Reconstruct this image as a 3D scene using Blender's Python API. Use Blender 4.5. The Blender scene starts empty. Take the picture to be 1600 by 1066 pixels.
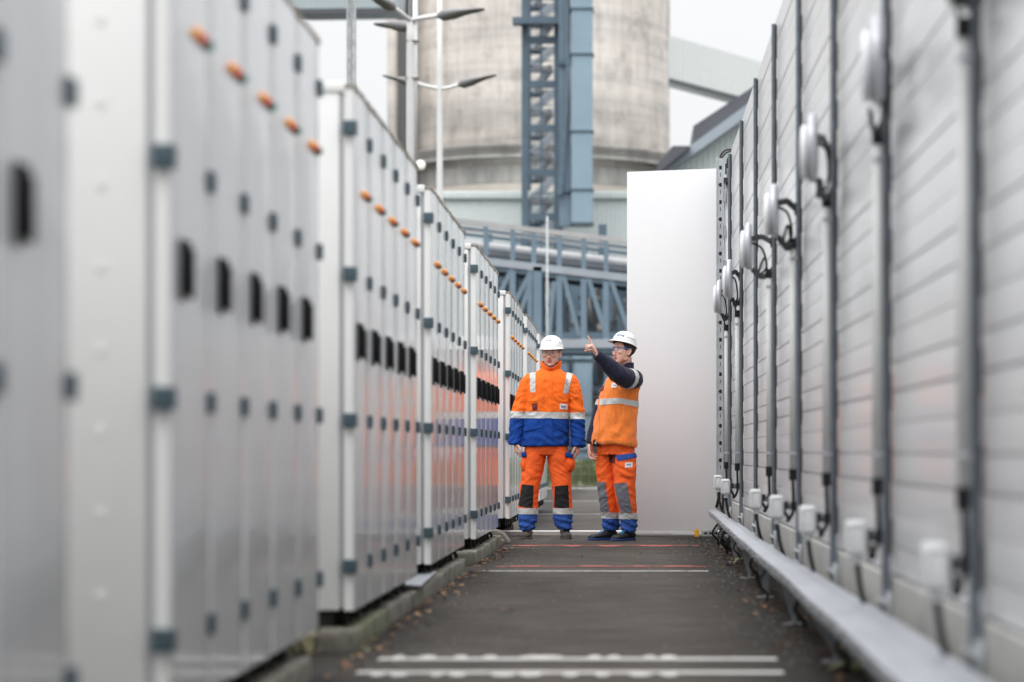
import bpy, bmesh, math, random
from mathutils import Vector, Matrix, noise
from mathutils.bvhtree import BVHTree
R = math.radians
random.seed(7)
scene = bpy.context.scene
C = scene.collection

# ------------------------------------------------------------------ camera
F = 3778.0            # focal length in pixels of a 1600 px wide picture (85 mm lens)
CH = 0.82             # camera height, photographer crouching
cam = bpy.data.cameras.new('camera')
cam_o = bpy.data.objects.new('camera', cam); C.objects.link(cam_o)
cam_o.location = (0, 0, CH); cam_o.rotation_euler = (R(90), 0, 0)
cam.lens = 85; cam.sensor_width = 36
cam.shift_x = -188/1600; cam.shift_y = 173/1600
cam.clip_start = 0.1; cam.clip_end = 3000
cam.dof.use_dof = True; cam.dof.focus_distance = 22.6; cam.dof.aperture_fstop = 1.7
cam.dof.aperture_blades = 9
scene.camera = cam_o
scene.render.resolution_x = 1024; scene.render.resolution_y = 682
scene.render.engine = 'CYCLES'

# ------------------------------------------------------------------ overcast daylight
SUN_EL, SUN_AZ = 55, 200
w = bpy.data.worlds.new("World"); scene.world = w; w.use_nodes = True
nt = w.node_tree; nt.nodes.clear()
sky = nt.nodes.new('ShaderNodeTexSky'); sky.sky_type = 'NISHITA'; sky.sun_disc = False
sky.sun_elevation = R(SUN_EL); sky.sun_rotation = R(SUN_AZ); sky.dust_density = 4.0; sky.air_density = 1.5
hs = nt.nodes.new('ShaderNodeHueSaturation'); hs.inputs['Saturation'].default_value = 0.1
nt.links.new(sky.outputs[0], hs.inputs['Color'])
tc = nt.nodes.new('ShaderNodeTexCoord'); sp = nt.nodes.new('ShaderNodeSeparateXYZ')
nt.links.new(tc.outputs['Generated'], sp.inputs[0])
rmp = nt.nodes.new('ShaderNodeValToRGB')          # cloud cover: brighter towards the zenith
e = rmp.color_ramp.elements
e[0].position = 0.0; e[0].color = (0.283, 0.288, 0.295, 1)
e[1].position = 1.0; e[1].color = (1.0, 1.01, 1.03, 1)
k = e.new(0.18); k.color = (0.305, 0.31, 0.317, 1)
nt.links.new(sp.outputs['Z'], rmp.inputs['Fac'])
sc = nt.nodes.new('ShaderNodeVectorMath'); sc.operation = 'SCALE'; sc.inputs['Scale'].default_value = 26.0
nt.links.new(rmp.outputs['Color'], sc.inputs[0])
mx = nt.nodes.new('ShaderNodeMix'); mx.data_type = 'RGBA'; mx.inputs['Factor'].default_value = 0.88
nt.links.new(hs.outputs['Color'], mx.inputs['A']); nt.links.new(sc.outputs[0], mx.inputs['B'])
bg = nt.nodes.new('ShaderNodeBackground'); bg.inputs['Strength'].default_value = 0.12
out = nt.nodes.new('ShaderNodeOutputWorld')
nt.links.new(mx.outputs['Result'], bg.inputs['Color']); nt.links.new(bg.outputs[0], out.inputs[0])

sun = bpy.data.lights.new('sun', 'SUN'); sun.energy = 0.7; sun.angle = R(25); sun.color = (1, 0.97, 0.93)
sun_o = bpy.data.objects.new('sun', sun); C.objects.link(sun_o)
# the light comes from behind the camera's left shoulder
_a = R(SUN_AZ); _d = Vector((math.sin(_a)*math.cos(R(SUN_EL)), math.cos(_a)*math.cos(R(SUN_EL)), math.sin(R(SUN_EL))))
sun_o.rotation_euler = _d.to_track_quat('Z', 'Y').to_euler()
scene.view_settings.view_transform = 'Standard'; scene.view_settings.look = 'None'
scene.view_settings.exposure = 0.08; scene.view_settings.gamma = 1

# ------------------------------------------------------------------ materials
def mat(name, col, rough=0.6, metal=0.0, spec=0.5, coat=0.0, var=0.0, vscale=3.0, vcol=None,
        bump=0.0, bscale=60.0, stretch=(1,1,1), alpha=None, emit=None, sheen=0.0, bdist=0.01, wave=None, coords='Object'):
    m = bpy.data.materials.new(name); m.use_nodes = True
    t = m.node_tree; n = t.nodes; l = t.links; b = n['Principled BSDF']
    b.inputs['Roughness'].default_value = rough; b.inputs['Metallic'].default_value = metal
    b.inputs['Specular IOR Level'].default_value = spec
    b.inputs['Coat Weight'].default_value = coat; b.inputs['Coat Roughness'].default_value = 0.10
    if sheen: b.inputs['Sheen Weight'].default_value = sheen; b.inputs['Sheen Roughness'].default_value = 0.5
    b.inputs['Base Color'].default_value = (*col, 1)
    tcn = n.new('ShaderNodeTexCoord'); mp = n.new('ShaderNodeMapping'); mp.inputs['Scale'].default_value = stretch
    l.new(tcn.outputs[coords], mp.inputs[0])
    if var > 0 or vcol:
        nz = n.new('ShaderNodeTexNoise'); nz.inputs['Scale'].default_value = vscale; nz.inputs['Detail'].default_value = 7
        nz.inputs['Roughness'].default_value = 0.62
        l.new(mp.outputs[0], nz.inputs[0])
        r = n.new('ShaderNodeValToRGB'); r.color_ramp.elements[0].position = 0.32; r.color_ramp.elements[1].position = 0.68
        c0 = vcol if vcol else tuple(c*(1-var) for c in col); c1 = tuple(min(1, c*(1+var)) for c in col) if not vcol else col
        r.color_ramp.elements[0].color = (*c0, 1); r.color_ramp.elements[1].color = (*c1, 1)
        l.new(nz.outputs['Fac'], r.inputs[0]); l.new(r.outputs[0], b.inputs['Base Color'])
    last = None
    if bump > 0:
        nb = n.new('ShaderNodeTexNoise'); nb.inputs['Scale'].default_value = bscale; nb.inputs['Detail'].default_value = 5
        l.new(mp.outputs[0], nb.inputs[0])
        bp = n.new('ShaderNodeBump'); bp.inputs['Strength'].default_value = bump; bp.inputs['Distance'].default_value = bdist
        l.new(nb.outputs['Fac'], bp.inputs['Height']); l.new(bp.outputs[0], b.inputs['Normal']); last = bp
    if wave:   # (axis, period, strength)
        wv = n.new('ShaderNodeTexWave'); wv.bands_direction = wave[0]; wv.inputs['Scale'].default_value = 1/wave[1]*0.314159*1.0
        wv.inputs['Distortion'].default_value = 0
        l.new(tcn.outputs['Object'], wv.inputs[0])
        b2 = n.new('ShaderNodeBump'); b2.inputs['Strength'].default_value = wave[2]; b2.inputs['Distance'].default_value = wave[1]*0.25
        l.new(wv.outputs['Fac'], b2.inputs['Height'])
        if last: l.new(last.outputs[0], b2.inputs['Normal'])
        l.new(b2.outputs[0], b.inputs['Normal'])
    if alpha is not None: b.inputs['Alpha'].default_value = alpha
    if emit: b.inputs['Emission Color'].default_value = (*emit[:3], 1); b.inputs['Emission Strength'].default_value = emit[3]
    return m

M = {}
M['cab_white'] = mat('cab_white', (.74,.74,.725), .38, var=.025, vscale=1.3, stretch=(1,1,.3), bump=.05, bscale=3)
M['door'] = mat('door', (.52,.53,.54), .42, spec=.4, coat=.9, var=.04, vscale=1.6, stretch=(1,4,.25))
M['door_edge'] = mat('door_edge', (.76,.76,.74), .4)
M['gasket'] = mat('gasket', (.36,.36,.38), .6)
M['hinge'] = mat('hinge', (.05,.085,.105), .5, var=.12, vscale=40)
M['black'] = mat('black', (.010,.010,.011), .6, spec=.25)
M['black_matte'] = mat('black_matte', (.016,.015,.014), .85, bump=.3, bscale=50)
M['amber'] = mat('amber', (1.0,.36,.015), .25, coat=.5)
M['red'] = mat('red', (.70,.05,.03), .25, coat=.5)
M['green'] = mat('green', (.03,.22,.14), .25, coat=.5)
M['trim'] = mat('trim', (.42,.41,.39), .7, vscale=7, vcol=(.17,.12,.05), var=.1)
M['galv'] = mat('galv', (.50,.52,.54), .42, metal=.65, var=.14, vscale=14, bump=.1, bscale=40)
M['tray'] = mat('tray', (.40,.42,.455), .42, metal=.45, var=.10, vscale=5, stretch=(1,.6,1), bump=.15, bscale=9)
M['tray_side'] = mat('tray_side', (.27,.28,.30), .45, metal=.4, var=.15, vscale=8)
M['post'] = mat('post', (.15,.175,.205), .45, metal=.4, var=.2, vscale=16)
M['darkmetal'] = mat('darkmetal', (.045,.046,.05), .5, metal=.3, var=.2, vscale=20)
M['wall'] = mat('wall', (.72,.72,.725), .30, spec=.6, coat=.28, var=.035, vscale=1.1, stretch=(1,.5,3), bump=.02, bscale=3, wave=('Z', .011, .22))
M['wall_groove'] = mat('wall_groove', (.40,.40,.41), .6)
M['concrete'] = mat('concrete', (.40,.395,.375), .85, var=.16, vscale=5, bump=.35, bscale=45)
M['pipe_beige'] = mat('pipe_beige', (.56,.565,.555), .55, var=.06, vscale=8)
M['box_white'] = mat('box_white', (.60,.61,.615), .45, var=.05)
M['dish'] = mat('dish', (.80,.80,.81), .4)
M['dish_back'] = mat('dish_back', (.48,.49,.52), .35, metal=.35)
M['gate'] = mat('gate', (.74,.74,.745), .45, var=.015, vscale=.8, bump=.02, bscale=3)
M['threshold'] = mat('threshold', (.66,.655,.63), .6, var=.08, vscale=9)
M['kerb'] = mat('kerb', (.27,.255,.22), .95, vscale=7, vcol=(.10,.095,.07), bump=.5, bscale=60)
M['kerb_moss'] = mat('kerb_moss', (.22,.21,.17), .95, vscale=5, vcol=(.09,.11,.035), bump=.6, bscale=50)
M['kerb_yellow'] = mat('kerb_yellow', (.42,.39,.24), .95, vscale=8, vcol=(.24,.21,.12), bump=.6, bscale=40)
M['paint_white'] = mat('paint_white', (.66,.65,.62), .75, vscale=9, vcol=(.42,.41,.385))
M['paint_worn'] = mat('paint_worn', (.34,.335,.32), .8, vscale=2.5, vcol=(.20,.195,.185))
M['paint_red'] = mat('paint_red', (.52,.115,.085), .8, vscale=9, vcol=(.26,.09,.075))
M['leaf_a'] = mat('leaf_a', (.22,.10,.045), .8, var=.35, vscale=30)
M['leaf_b'] = mat('leaf_b', (.32,.20,.10), .8, var=.3, vscale=30)
M['soil'] = mat('soil', (.035,.027,.021), 1, vscale=20, vcol=(.065,.04,.026), bump=.8, bscale=60)
M['yellow'] = mat('yellow', (.80,.42,.01), .45)
M['weed'] = mat('weed', (.28,.30,.17), .8, var=.3, vscale=20)
# far structures
pass
M['silo_dark'] = mat('silo_dark', (.56,.54,.51), .9, vscale=.9, vcol=(.30,.29,.275), stretch=(1,1,.25))
M['silo_warm'] = mat('silo_warm', (.66,.60,.53), .9, var=.08, vscale=.4)
M['seam'] = mat('seam', (.20,.20,.20), .9)
M['steel_blue'] = mat('steel_blue', (.17,.24,.305), .5, var=.10, vscale=1.2)
M['steel_blue_dark'] = mat('steel_blue_dark', (.10,.15,.195), .5, var=.15, vscale=1)
M['steel_blue_light'] = mat('steel_blue_light', (.27,.375,.45), .45, var=.06, vscale=.5)
M['steel_grey'] = mat('steel_grey', (.36,.395,.44), .5, var=.10, vscale=1.5)
M['clad_green'] = mat('clad_green', (.68,.745,.73), .6, wave=('X', .28, .35), var=.03)
M['clad_pale'] = mat('clad_pale', (.70,.73,.71), .6, wave=('X', .28, .35), var=.03)
M['clad_blue'] = mat('clad_blue', (.42,.48,.50), .6, wave=('X', .28, .5), var=.03)
M['roof_dark'] = mat('roof_dark', (.10,.105,.12), .6, var=.1, vscale=.8)
M['roof_pale'] = mat('roof_pale', (.36,.41,.46), .5, var=.05, vscale=.8)
M['lagging'] = mat('lagging', (.46,.455,.46), .8, spec=.2, var=.10, vscale=2)
M['clutter'] = mat('clutter', (.17,.165,.16), .8, vscale=.8, vcol=(.07,.075,.085))
M['lamp_grey'] = mat('lamp_grey', (.23,.225,.225), .5)
M['pole_white'] = mat('pole_white', (.78,.78,.77), .4, var=.03)
M['pole_galv'] = mat('pole_galv', (.58,.60,.60), .5, vscale=3, vcol=(.38,.41,.42), stretch=(1,1,2))
M['grass'] = mat('grass', (.115,.12,.06), 1, vscale=1.2, vcol=(.05,.075,.02))
M['wire'] = mat('wire', (.25,.27,.25), .6)

def asphalt():
    m = bpy.data.materials.new('asphalt'); m.use_nodes = True
    t = m.node_tree; n = t.nodes; l = t.links; b = n['Principled BSDF']
    tcn = n.new('ShaderNodeTexCoord')
    def noise_(scale, detail=6, rough=.6, st=(1,1,1)):
        mp = n.new('ShaderNodeMapping'); mp.inputs['Scale'].default_value = st
        l.new(tcn.outputs['Object'], mp.inputs[0])
        z = n.new('ShaderNodeTexNoise'); z.inputs['Scale'].default_value = scale; z.inputs['Detail'].default_value = detail
        z.inputs['Roughness'].default_value = rough; l.new(mp.outputs[0], z.inputs[0]); return z
    def ramp(src, p0, c0, p1, c1):
        r = n.new('ShaderNodeValToRGB'); r.color_ramp.elements[0].position = p0; r.color_ramp.elements[1].position = p1
        r.color_ramp.elements[0].color = (*c0,1); r.color_ramp.elements[1].color = (*c1,1); l.new(src, r.inputs[0]); return r
    def mul(a, c, f=1):
        x = n.new('ShaderNodeMix'); x.data_type = 'RGBA'; x.blend_type = 'MULTIPLY'; x.inputs['Factor'].default_value = f
        l.new(a, x.inputs['A']); l.new(c, x.inputs['B']); return x
    big = ramp(noise_(.9, 6, .65, (.8,.45,1)).outputs['Fac'], .3, (.042,.036,.031), .74, (.090,.078,.068))
    mid = ramp(noise_(5, 5, .6, (.5,1.4,1)).outputs['Fac'], .3, (.58,.58,.58), .7, (1.25,1.24,1.22))
    v = n.new('ShaderNodeTexVoronoi'); v.inputs['Scale'].default_value = 140; l.new(tcn.outputs['Object'], v.inputs[0])
    spk = ramp(v.outputs['Color'], .1, (.45,.45,.45), .95, (1.8,1.76,1.7))
    a = mul(big.outputs[0], mid.outputs[0]); a = mul(a.outputs['Result'], spk.outputs[0], .6)
    # dark soiling along the foot of both rows, with shade under the tray painted in
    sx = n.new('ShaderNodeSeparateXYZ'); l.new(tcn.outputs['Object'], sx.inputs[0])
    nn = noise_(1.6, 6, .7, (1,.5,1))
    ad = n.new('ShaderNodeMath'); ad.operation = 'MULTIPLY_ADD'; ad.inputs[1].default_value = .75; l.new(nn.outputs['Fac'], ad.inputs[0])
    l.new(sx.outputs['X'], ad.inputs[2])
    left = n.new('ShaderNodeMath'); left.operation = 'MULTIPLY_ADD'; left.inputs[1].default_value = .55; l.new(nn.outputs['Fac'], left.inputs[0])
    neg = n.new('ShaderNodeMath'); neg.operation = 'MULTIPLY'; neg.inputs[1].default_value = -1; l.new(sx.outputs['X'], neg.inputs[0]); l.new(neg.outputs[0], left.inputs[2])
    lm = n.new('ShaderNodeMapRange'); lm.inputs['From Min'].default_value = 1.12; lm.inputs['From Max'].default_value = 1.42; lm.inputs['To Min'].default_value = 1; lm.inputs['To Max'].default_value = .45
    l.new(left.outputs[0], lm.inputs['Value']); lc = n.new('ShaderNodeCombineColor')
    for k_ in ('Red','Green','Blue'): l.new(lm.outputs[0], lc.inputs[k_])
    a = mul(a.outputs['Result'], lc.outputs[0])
    dirt_shade = ramp(ad.outputs[0], .58, (1,1,1), 1.0, (.22,.19,.165))
    a = mul(a.outputs['Result'], dirt_shade.outputs[0])
    l.new(a.outputs['Result'], b.inputs['Base Color'])
    b.inputs['Roughness'].default_value = .8; b.inputs['Specular IOR Level'].default_value = .22
    f = noise_(130, 4, .7); bp = n.new('ShaderNodeBump'); bp.inputs['Strength'].default_value = .5; bp.inputs['Distance'].default_value = .006
    l.new(f.outputs['Fac'], bp.inputs['Height']); l.new(bp.outputs[0], b.inputs['Normal'])
    return m
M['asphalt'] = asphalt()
def concrete_far():
    m = bpy.data.materials.new('silo'); m.use_nodes = True
    t = m.node_tree; n = t.nodes; l = t.links; b = n['Principled BSDF']; b.inputs['Roughness'].default_value = .95
    tcn = n.new('ShaderNodeTexCoord')
    def layer(scale, st, p0, c0, p1, c1, det=8, rg=.68):
        mp = n.new('ShaderNodeMapping'); mp.inputs['Scale'].default_value = st; l.new(tcn.outputs['Object'], mp.inputs[0])
        z = n.new('ShaderNodeTexNoise'); z.inputs['Scale'].default_value = scale; z.inputs['Detail'].default_value = det; z.inputs['Roughness'].default_value = rg
        l.new(mp.outputs[0], z.inputs[0]); r = n.new('ShaderNodeValToRGB')
        r.color_ramp.elements[0].position = p0; r.color_ramp.elements[1].position = p1
        r.color_ramp.elements[0].color = (*c0,1); r.color_ramp.elements[1].color = (*c1,1); l.new(z.outputs['Fac'], r.inputs[0]); return r.outputs[0]
    def mul(x, y):
        q = n.new('ShaderNodeMix'); q.data_type = 'RGBA'; q.blend_type = 'MULTIPLY'; q.inputs['Factor'].default_value = 1
        l.new(x, q.inputs['A']); l.new(y, q.inputs['B']); return q.outputs['Result']
    base = layer(.16, (1,1,.8), .30, (.76,.715,.665), .70, (.92,.865,.80))
    pours = layer(.9, (.05,.05,1.6), .35, (.80,.80,.80), .62, (1.05,1.04,1.03), 5)          # formwork lifts
    streak = layer(1.1, (1,1,.10), .36, (.80,.79,.78), .60, (1.03,1.03,1.03), 6)            # rain wash
    spots = layer(.75, (1,1,1), .34, (.74,.735,.73), .50, (1,1,1), 6)
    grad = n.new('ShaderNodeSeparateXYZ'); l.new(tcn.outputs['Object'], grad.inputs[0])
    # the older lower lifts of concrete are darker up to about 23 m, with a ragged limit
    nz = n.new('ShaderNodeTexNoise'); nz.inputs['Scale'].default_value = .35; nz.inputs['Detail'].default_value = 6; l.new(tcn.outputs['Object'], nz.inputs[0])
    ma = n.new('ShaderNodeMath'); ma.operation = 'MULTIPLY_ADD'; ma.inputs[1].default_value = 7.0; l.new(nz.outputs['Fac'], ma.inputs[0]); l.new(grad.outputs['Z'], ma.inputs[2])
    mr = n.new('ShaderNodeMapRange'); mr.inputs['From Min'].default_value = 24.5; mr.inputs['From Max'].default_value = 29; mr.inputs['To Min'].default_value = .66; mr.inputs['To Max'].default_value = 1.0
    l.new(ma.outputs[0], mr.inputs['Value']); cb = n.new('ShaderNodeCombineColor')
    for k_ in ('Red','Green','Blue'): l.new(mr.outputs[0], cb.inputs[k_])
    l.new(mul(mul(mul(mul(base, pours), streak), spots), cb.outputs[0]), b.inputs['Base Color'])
    return m
M['silo'] = concrete_far()

# ------------------------------------------------------------------ helpers
class MB:
    def __init__(s): s.bm = bmesh.new()
    def box(s, x0, x1, y0, y1, z0, z1, bev=0, mtx=None, seg=2):
        g = bmesh.ops.create_cube(s.bm, size=1)
        for v in g['verts']:
            v.co = Vector((x0+(v.co.x+.5)*(x1-x0), y0+(v.co.y+.5)*(y1-y0), z0+(v.co.z+.5)*(z1-z0)))
        vs = g['verts']
        if bev:
            es = list({e for v in vs for e in v.link_edges})
            r = bmesh.ops.bevel(s.bm, geom=es, offset=bev, segments=seg, affect='EDGES', profile=.5)
            vs = list({v for f in r['faces'] for v in f.verts} | {v for v in vs if v.is_valid})
        if mtx:
            for v in vs: v.co = mtx @ v.co
        return s
    def bar(s, p0, p1, wx, wz=None, bev=0):       # rectangular bar between two points
        p0 = Vector(p0); p1 = Vector(p1); wz = wz or wx; d = p1-p0; L = d.length
        q = d.to_track_quat('Z', 'Y').to_matrix().to_4x4()
        return s.box(-wx/2, wx/2, -wz/2, wz/2, 0, L, bev, Matrix.Translation(p0) @ q)
    def tube(s, pts, r, n=10, cap=True, smooth_path=False):
        pts = [Vector(p) for p in pts]
        if smooth_path and len(pts) > 2: pts = spline(pts)
        rr = r if isinstance(r, (list, tuple)) else [r]*len(pts)
        if len(rr) != len(pts): rr = [rr[0]+(rr[-1]-rr[0])*i/(len(pts)-1) for i in range(len(pts))]
        loft(s.bm, frames(pts), [(a, a) for a in rr], n, cap); return s
    def cyl(s, p0, p1, r0, r1=None, n=16): return s.tube([p0, p1], [r0, r0 if r1 is None else r1], n)
    def ball(s, c, r, sc=(1,1,1), n=12, mtx=None):
        g = bmesh.ops.create_uvsphere(s.bm, u_segments=n, v_segments=max(6, n//2+2), radius=1)
        for v in g['verts']:
            v.co = Vector((v.co.x*r*sc[0], v.co.y*r*sc[1], v.co.z*r*sc[2]))
            if mtx: v.co = mtx @ v.co
            v.co += Vector(c)
        return s
    def rock(s, x, y, z, r, fy, fz):
        n = 5; top = s.bm.verts.new((x, y, z+r*fz)); a0 = (x*37+y*11) % 6.28
        ring = [s.bm.verts.new((x+r*math.cos(a0+i*1.2566), y+r*fy*math.sin(a0+i*1.2566), z)) for i in range(n)]
        mid = [s.bm.verts.new((x+r*.75*math.cos(a0+.5+i*1.2566), y+r*.75*fy*math.sin(a0+.5+i*1.2566), z+r*fz*.7)) for i in range(n)]
        for i in range(n):
            s.bm.faces.new((ring[i-1], ring[i], mid[i])); s.bm.faces.new((ring[i-1], mid[i], mid[i-1])); s.bm.faces.new((mid[i-1], mid[i], top))
        return s
    def poly(s, pts): 
        s.bm.faces.new([s.bm.verts.new(Vector(p)) for p in pts]); return s
    def prism(s, pts, vec):                        # polygon extruded along vec
        vec = Vector(vec); a = [s.bm.verts.new(Vector(p)) for p in pts]; b = [s.bm.verts.new(Vector(p)+vec) for p in pts]
        s.bm.faces.new(a); s.bm.faces.new(b[::-1])
        for i in range(len(a)): s.bm.faces.new((a[i-1], b[i-1], b[i], a[i]))
        return s
    def split(s, name, m, parent=None, smooth=False, angle=None):
        """every loose piece becomes a part of its own"""
        bmesh.ops.recalc_face_normals(s.bm, faces=s.bm.faces[:]); seen = set(); outs = []
        for v0 in s.bm.verts:
            if v0 in seen: continue
            st = [v0]; isl = []; seen.add(v0)
            while st:
                v = st.pop(); isl.append(v)
                for e_ in v.link_edges:
                    o_ = e_.other_vert(v)
                    if o_ not in seen: seen.add(o_); st.append(o_)
            idx = {v: i for i, v in enumerate(isl)}; fs = {f for v in isl for f in v.link_faces}
            me = bpy.data.meshes.new(name); me.from_pydata([v.co[:] for v in isl], [], [[idx[v] for v in f.verts] for f in fs])
            outs.append(link(name, me, m, parent, smooth, angle))
        s.bm.free(); return outs
    def build(s, name, m, parent=None, smooth=False, angle=None):
        bmesh.ops.recalc_face_normals(s.bm, faces=s.bm.faces[:])
        me = bpy.data.meshes.new(name); s.bm.to_mesh(me); s.bm.free()
        return link(name, me, m, parent, smooth, angle)

def link(name, me, m, parent=None, smooth=False, angle=None):
    for x in (m if isinstance(m, (list, tuple)) else [m]): me.materials.append(M[x] if isinstance(x, str) else x)
    o = bpy.data.objects.new(name, me); C.objects.link(o)
    if smooth: me.shade_smooth()
    if angle:
        me.shade_smooth()
        try: me.set_sharp_from_angle(angle=R(angle))
        except Exception: pass
    if parent: o.parent = parent
    return o
def spline(pts, k=6):
    o = []
    n = len(pts)
    for i in range(n-1):
        p0 = pts[max(i-1,0)]; p1 = pts[i]; p2 = pts[i+1]; p3 = pts[min(i+2,n-1)]
        for j in range(k):
            t = j/k
            o.append(.5*((2*p1)+(p2-p0)*t+(2*p0-5*p1+4*p2-p3)*t*t+(3*p1-p0-3*p2+p3)*t**3))
    o.append(pts[-1]); return o
def frames(pts, up=None):
    pts = [Vector(p) for p in pts]; fr = []
    prev = None
    for i, p in enumerate(pts):
        t = (pts[min(i+1, len(pts)-1)]-pts[max(i-1, 0)]).normalized()
        if prev is None:
            u = Vector(up) if up is not None else (Vector((1,0,0)) if abs(t.x) < .8 else Vector((0,1,0)))
        else: u = prev
        u = (u-t*u.dot(t)).normalized(); prev = u
        fr.append((p, u, t.cross(u).normalized(), t))
    return fr
def loft(bm, fr, rad, n=16, cap=True, expo=2.0, rnd=False):
    rings = []
    if rnd:   # rounded ends
        p,u,v,t = fr[0]; a,b = rad[0]; q = min(a,b)
        f0 = [(p-t*q*.95,u,v,t),(p-t*q*.6,u,v,t)]; r0 = [(a*.3,b*.3),(a*.8,b*.8)]
        p,u,v,t = fr[-1]; a,b = rad[-1]; q = min(a,b)
        f1 = [(p+t*q*.6,u,v,t),(p+t*q*.95,u,v,t)]; r1 = [(a*.8,b*.8),(a*.3,b*.3)]
        fr = f0+list(fr)+f1; rad = r0+list(rad)+r1
    for (p,u,v,t),(a,b) in zip(fr, rad):
        ring = []
        for i in range(n):
            th = 2*math.pi*i/n; c = math.cos(th); s_ = math.sin(th)
            c = math.copysign(abs(c)**(2/expo), c); s_ = math.copysign(abs(s_)**(2/expo), s_)
            ring.append(bm.verts.new(p+u*a*c+v*b*s_))
        rings.append(ring)
    for A, B in zip(rings, rings[1:]):
        for i in range(n): bm.faces.new((A[i-1], A[i], B[i], B[i-1]))
    if cap: bm.faces.new(rings[0]); bm.faces.new(rings[-1][::-1])
    return rings
def tag(o, label, cat, group=None, kind=None):
    if label: o['label'] = label
    if cat: o['category'] = cat
    if group: o['group'] = group
    if kind: o['kind'] = kind
    return o
def thing(name, label, cat, loc=(0,0,0), group=None, rz=0):
    o = bpy.data.objects.new(name, None); C.objects.link(o); o.empty_display_size = .2
    o.location = loc; o.rotation_euler = (0,0,rz); return tag(o, label, cat, group)
def dup_tree(o, parent=None):
    c = o.copy(); C.objects.link(c)
    if parent: c.parent = parent
    for ch in list(o.children): dup_tree(ch, c)
    return c
def P(px, py, D): return Vector(((px-988)/F*D, D, CH-(py-706)/F*D))
def text_mesh(s, size, thick=.0008, bold=.012):
    cu = bpy.data.curves.new('lettering', 'FONT'); cu.body = s; cu.size = size; cu.extrude = thick; cu.offset = bold*size
    cu.align_x = 'CENTER'; cu.align_y = 'CENTER'
    o = bpy.data.objects.new('tmp', cu); C.objects.link(o)
    dg = bpy.context.evaluated_depsgraph_get(); me = bpy.data.meshes.new_from_object(o.evaluated_get(dg))
    bpy.data.objects.remove(o); me.materials.clear(); return me
# ------------------------------------------------------------------ ground and markings
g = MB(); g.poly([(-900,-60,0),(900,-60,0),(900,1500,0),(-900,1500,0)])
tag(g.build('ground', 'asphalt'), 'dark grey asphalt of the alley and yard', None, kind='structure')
def marking(name, m, x0, x1, y, wid, bumps=(), side=1, rag=0, label=None):
    b = MB(); z = .004; xs = x0; rnd = random.Random(int(y*10))
    n = max(2, int((x1-x0)/.04)); top = []; bot = []
    for i in range(n+1):
        x = x0+(x1-x0)*i/n
        a = wid/2*(1+rnd.uniform(-rag, rag)); c = wid/2*(1+rnd.uniform(-rag, rag))
        top.append((x, y+a, z)); bot.append((x, y-c, z))
    for i in range(n): b.poly([bot[i], bot[i+1], top[i+1], top[i]])
    for (u, v, h) in bumps:
        k = 10; pts = []
        for i in range(k+1):
            t = i/k; pts.append((u+(v-u)*t, y+side*(wid/2+.001+h*math.sin(math.pi*t)**.4), z))
        pts = [(u, y+side*(wid/2+.001), z)]+pts[1:-1]+[(v, y+side*(wid/2+.001), z)]
        b.poly(pts)
    for f in b.bm.faces:
        f.normal_update()
        if f.normal.z < 0: f.normal_flip()
    me = bpy.data.meshes.new(name); b.bm.to_mesh(me); b.bm.free()
    return tag(link(name, me, m), label, None, kind='structure')
def px2x(px, D): return (px-988)/F*D
bz = [(400,450),(500,570),(635,690),(745,805),(885,1065),(1150,1205),(1225,1280),(1365,1415),(1430,1495)]
marking('road_marking', 'paint_white', -1.0, .57, 9.53, .11, [(px2x(450+a/2.46, 9.6), px2x(450+b/2.46, 9.6), .11) for a, b in bz], 1, .05, 'white painted line with blobs on its far side')
bz = [(320,375),(395,465),(550,600),(620,690),(780,880),(890,980),(1055,1120),(1180,1240),(1310,1400),(1430,1500)]
marking('road_marking', 'paint_white', -1.02, .56, 8.95, .11, [(px2x(450+a/2.46, 8.9), px2x(450+b/2.46, 8.9), .10) for a, b in bz], -1, .05, 'white painted line with blobs on its near side')
marking('road_marking', 'paint_white', -1.04, .52, 16.55, .09, [], 1, .15, 'thin white painted line below a red one')
marking('spray_marking', 'paint_red', -.98, .53, 17.2, .07, [(-.9,-.6,.1),(-.4,-.15,.12),(0,.1,.1),(.2,.45,.1)], 1, .6, 'red sprayed line beside the thin white line')
marking('spray_marking', 'paint_red', -1.05, .58, 21.1, .11, [(-1,-.8,.15),(-.6,-.45,.2),(-.3,-.1,.2),(.05,.35,.18)], -1, .6, 'red sprayed line near the feet of the men')
for yy, ww in ((31.6,.26),(40,.3),(54,.6)):
    marking('road_marking', 'paint_white' if yy > 50 else 'paint_worn', -3.2, 3.0, yy, ww, [], 1, .1, 'white line across the yard behind the men')
# crack filled with tar across the asphalt
b = MB(); pts = [(-1.05+i*.06, 20.2+.05*noise.noise(Vector((i*.3,0,0))), 0) for i in range(30)]
for p, q in zip(pts, pts[1:]): b.poly([(p[0],p[1]-.02,.004),(q[0],q[1]-.02,.004),(q[0],q[1]+.02,.004),(p[0],p[1]+.02,.004)])
tag(b.build('asphalt_joint', 'soil'), 'dark joint across the asphalt', None, kind='structure')
b = MB(); pts = [(-1.1+i*.05, 14.9+.18*noise.noise(Vector((i*.13,5,0)))+.02*i, 0) for i in range(16)]
for p, q in zip(pts, pts[1:]): b.poly([(p[0],p[1]-.015,.004),(q[0],q[1]-.015,.004),(q[0],q[1]+.015,.004),(p[0],p[1]+.015,.004)])
tag(b.build('asphalt_crack', 'soil'), 'dark crack in the asphalt', None, kind='structure')

b = MB(); b.box(-1.9, 1.0, 23.55, 23.85, 0, .045, .006)
tag(b.build('threshold_strip', 'threshold'), 'pale raised concrete strip crossing the alley under the white gate', 'threshold')

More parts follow.
